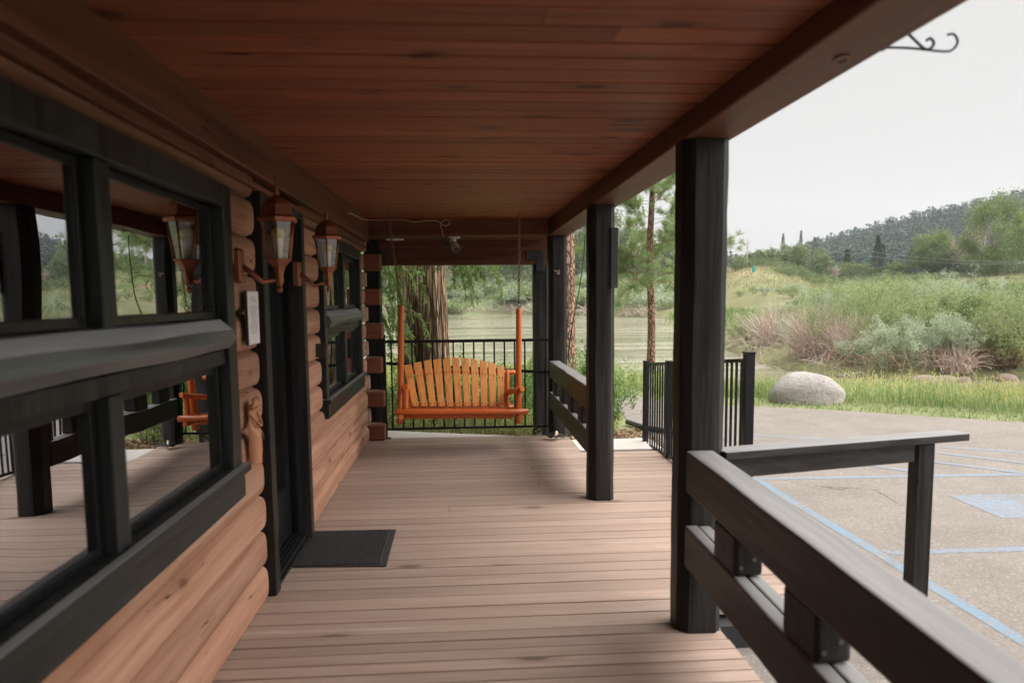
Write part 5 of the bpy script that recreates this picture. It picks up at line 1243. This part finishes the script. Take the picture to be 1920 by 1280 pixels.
# ------------------------------------------------------------------ air
HAZE = True
if HAZE:
    mb = MB(); mb.box(-900, 1200, -300, 1300, -4, 160); o = mb.build('haze', 'room', loc=(0, 0, 0)); tag(o, kind='stuff')
    m, nt = newmat('haze_air'); pv = nt.nodes.new('ShaderNodeVolumePrincipled'); pv.inputs['Color'].default_value = (.86, .90, .95, 1); pv.inputs['Density'].default_value = .00033; pv.inputs['Anisotropy'].default_value = .2
    oo = nt.nodes.new('ShaderNodeOutputMaterial'); L(nt, pv.outputs[0], oo.inputs['Volume']); o.data.materials.clear(); o.data.materials.append(m)

# ------------------------------------------------------------------ sky, sun, camera
w = bpy.data.worlds.new('World'); SC.world = w; w.use_nodes = True; nt = w.node_tree; nt.nodes.clear()
EXPO = 1.6
tc = nt.nodes.new('ShaderNodeTexCoord'); sx = nt.nodes.new('ShaderNodeSeparateXYZ'); L(nt, tc.outputs['Generated'], sx.inputs[0])
SUN_EL, SUN_AZ = math.radians(52), math.radians(100)   # azimuth from +Y towards +X
sd = Vector((math.sin(SUN_AZ)*math.cos(SUN_EL), math.cos(SUN_AZ)*math.cos(SUN_EL), math.sin(SUN_EL)))
dp = nt.nodes.new('ShaderNodeVectorMath'); dp.operation = 'DOT_PRODUCT'; L(nt, tc.outputs['Generated'], dp.inputs[0]); dp.inputs[1].default_value = sd
glow = rmap(nt, dp.outputs['Value'], .55, 1.0, 0, 4.5)     # cloud is brightest round the hidden sun
zen = rmap(nt, sx.outputs[2], .40, 1.0, 0, 1.2)
amp = math_(nt, 'ADD', math_(nt, 'ADD', glow, zen), 1.0)
sky = nt.nodes.new('ShaderNodeTexSky'); sky.sky_type = 'NISHITA'; sky.sun_disc = False; sky.sun_elevation = SUN_EL; sky.sun_rotation = SUN_AZ; sky.air_density = 1; sky.dust_density = 4
hs_ = nt.nodes.new('ShaderNodeHueSaturation'); hs_.inputs['Saturation'].default_value = .0; L(nt, sky.outputs[0], hs_.inputs['Color'])
cl = nt.nodes.new('ShaderNodeVectorMath'); cl.operation = 'SCALE'; cl.inputs[0].default_value = (.735, .722, .710); L(nt, amp, cl.inputs['Scale'])
b1 = nt.nodes.new('ShaderNodeBackground'); L(nt, cl.outputs[0], b1.inputs[0]); b1.inputs[1].default_value = 1.03 / 2**EXPO
wo = nt.nodes.new('ShaderNodeOutputWorld'); L(nt, b1.outputs[0], wo.inputs[0])
nt.nodes.remove(hs_); nt.nodes.remove(sky)
sun = bpy.data.lights.new('sun', 'SUN'); sun.energy = 1.5; sun.angle = math.radians(70); sun.color = (1, .96, .90)
so = bpy.data.objects.new('sun', sun); COL.objects.link(so); so.rotation_euler = (-sd).to_track_quat('-Z', 'Y').to_euler(); so.location = (20, 0, 30)
cam = bpy.data.cameras.new('camera'); co = bpy.data.objects.new('camera', cam); COL.objects.link(co); SC.camera = co
cam.sensor_width = 36; cam.lens = 26.25; cam.shift_y = 60/1920; cam.clip_start = .05; cam.clip_end = 4000
pitch = math.atan(.10); yaw = math.atan(97/1400*math.cos(pitch)); roll = math.radians(.5)
fw = Vector((math.sin(yaw)*math.cos(pitch), math.cos(yaw)*math.cos(pitch), -math.sin(pitch))); rt = fw.cross(Vector((0, 0, 1))).normalized(); up = rt.cross(fw)
r2 = rt*math.cos(roll) - up*math.sin(roll); u2 = rt*math.sin(roll) + up*math.cos(roll)
co.matrix_world = Matrix(((r2.x, u2.x, -fw.x, 0), (r2.y, u2.y, -fw.y, 0), (r2.z, u2.z, -fw.z, 1.5), (0, 0, 0, 1)))
cam.dof.use_dof = True; cam.dof.focus_distance = 7.6; cam.dof.aperture_fstop = 2.2
SC.view_settings.view_transform = 'Standard'; SC.view_settings.look = 'None'; SC.view_settings.exposure = EXPO; SC.view_settings.gamma = 1
SC.cycles.use_denoising = True; SC.cycles.max_bounces = 8; SC.cycles.transparent_max_bounces = 12; SC.cycles.volume_bounces = 0; SC.cycles.sample_clamp_indirect = 6
SC.cycles.use_adaptive_sampling = True; SC.cycles.adaptive_threshold = .015
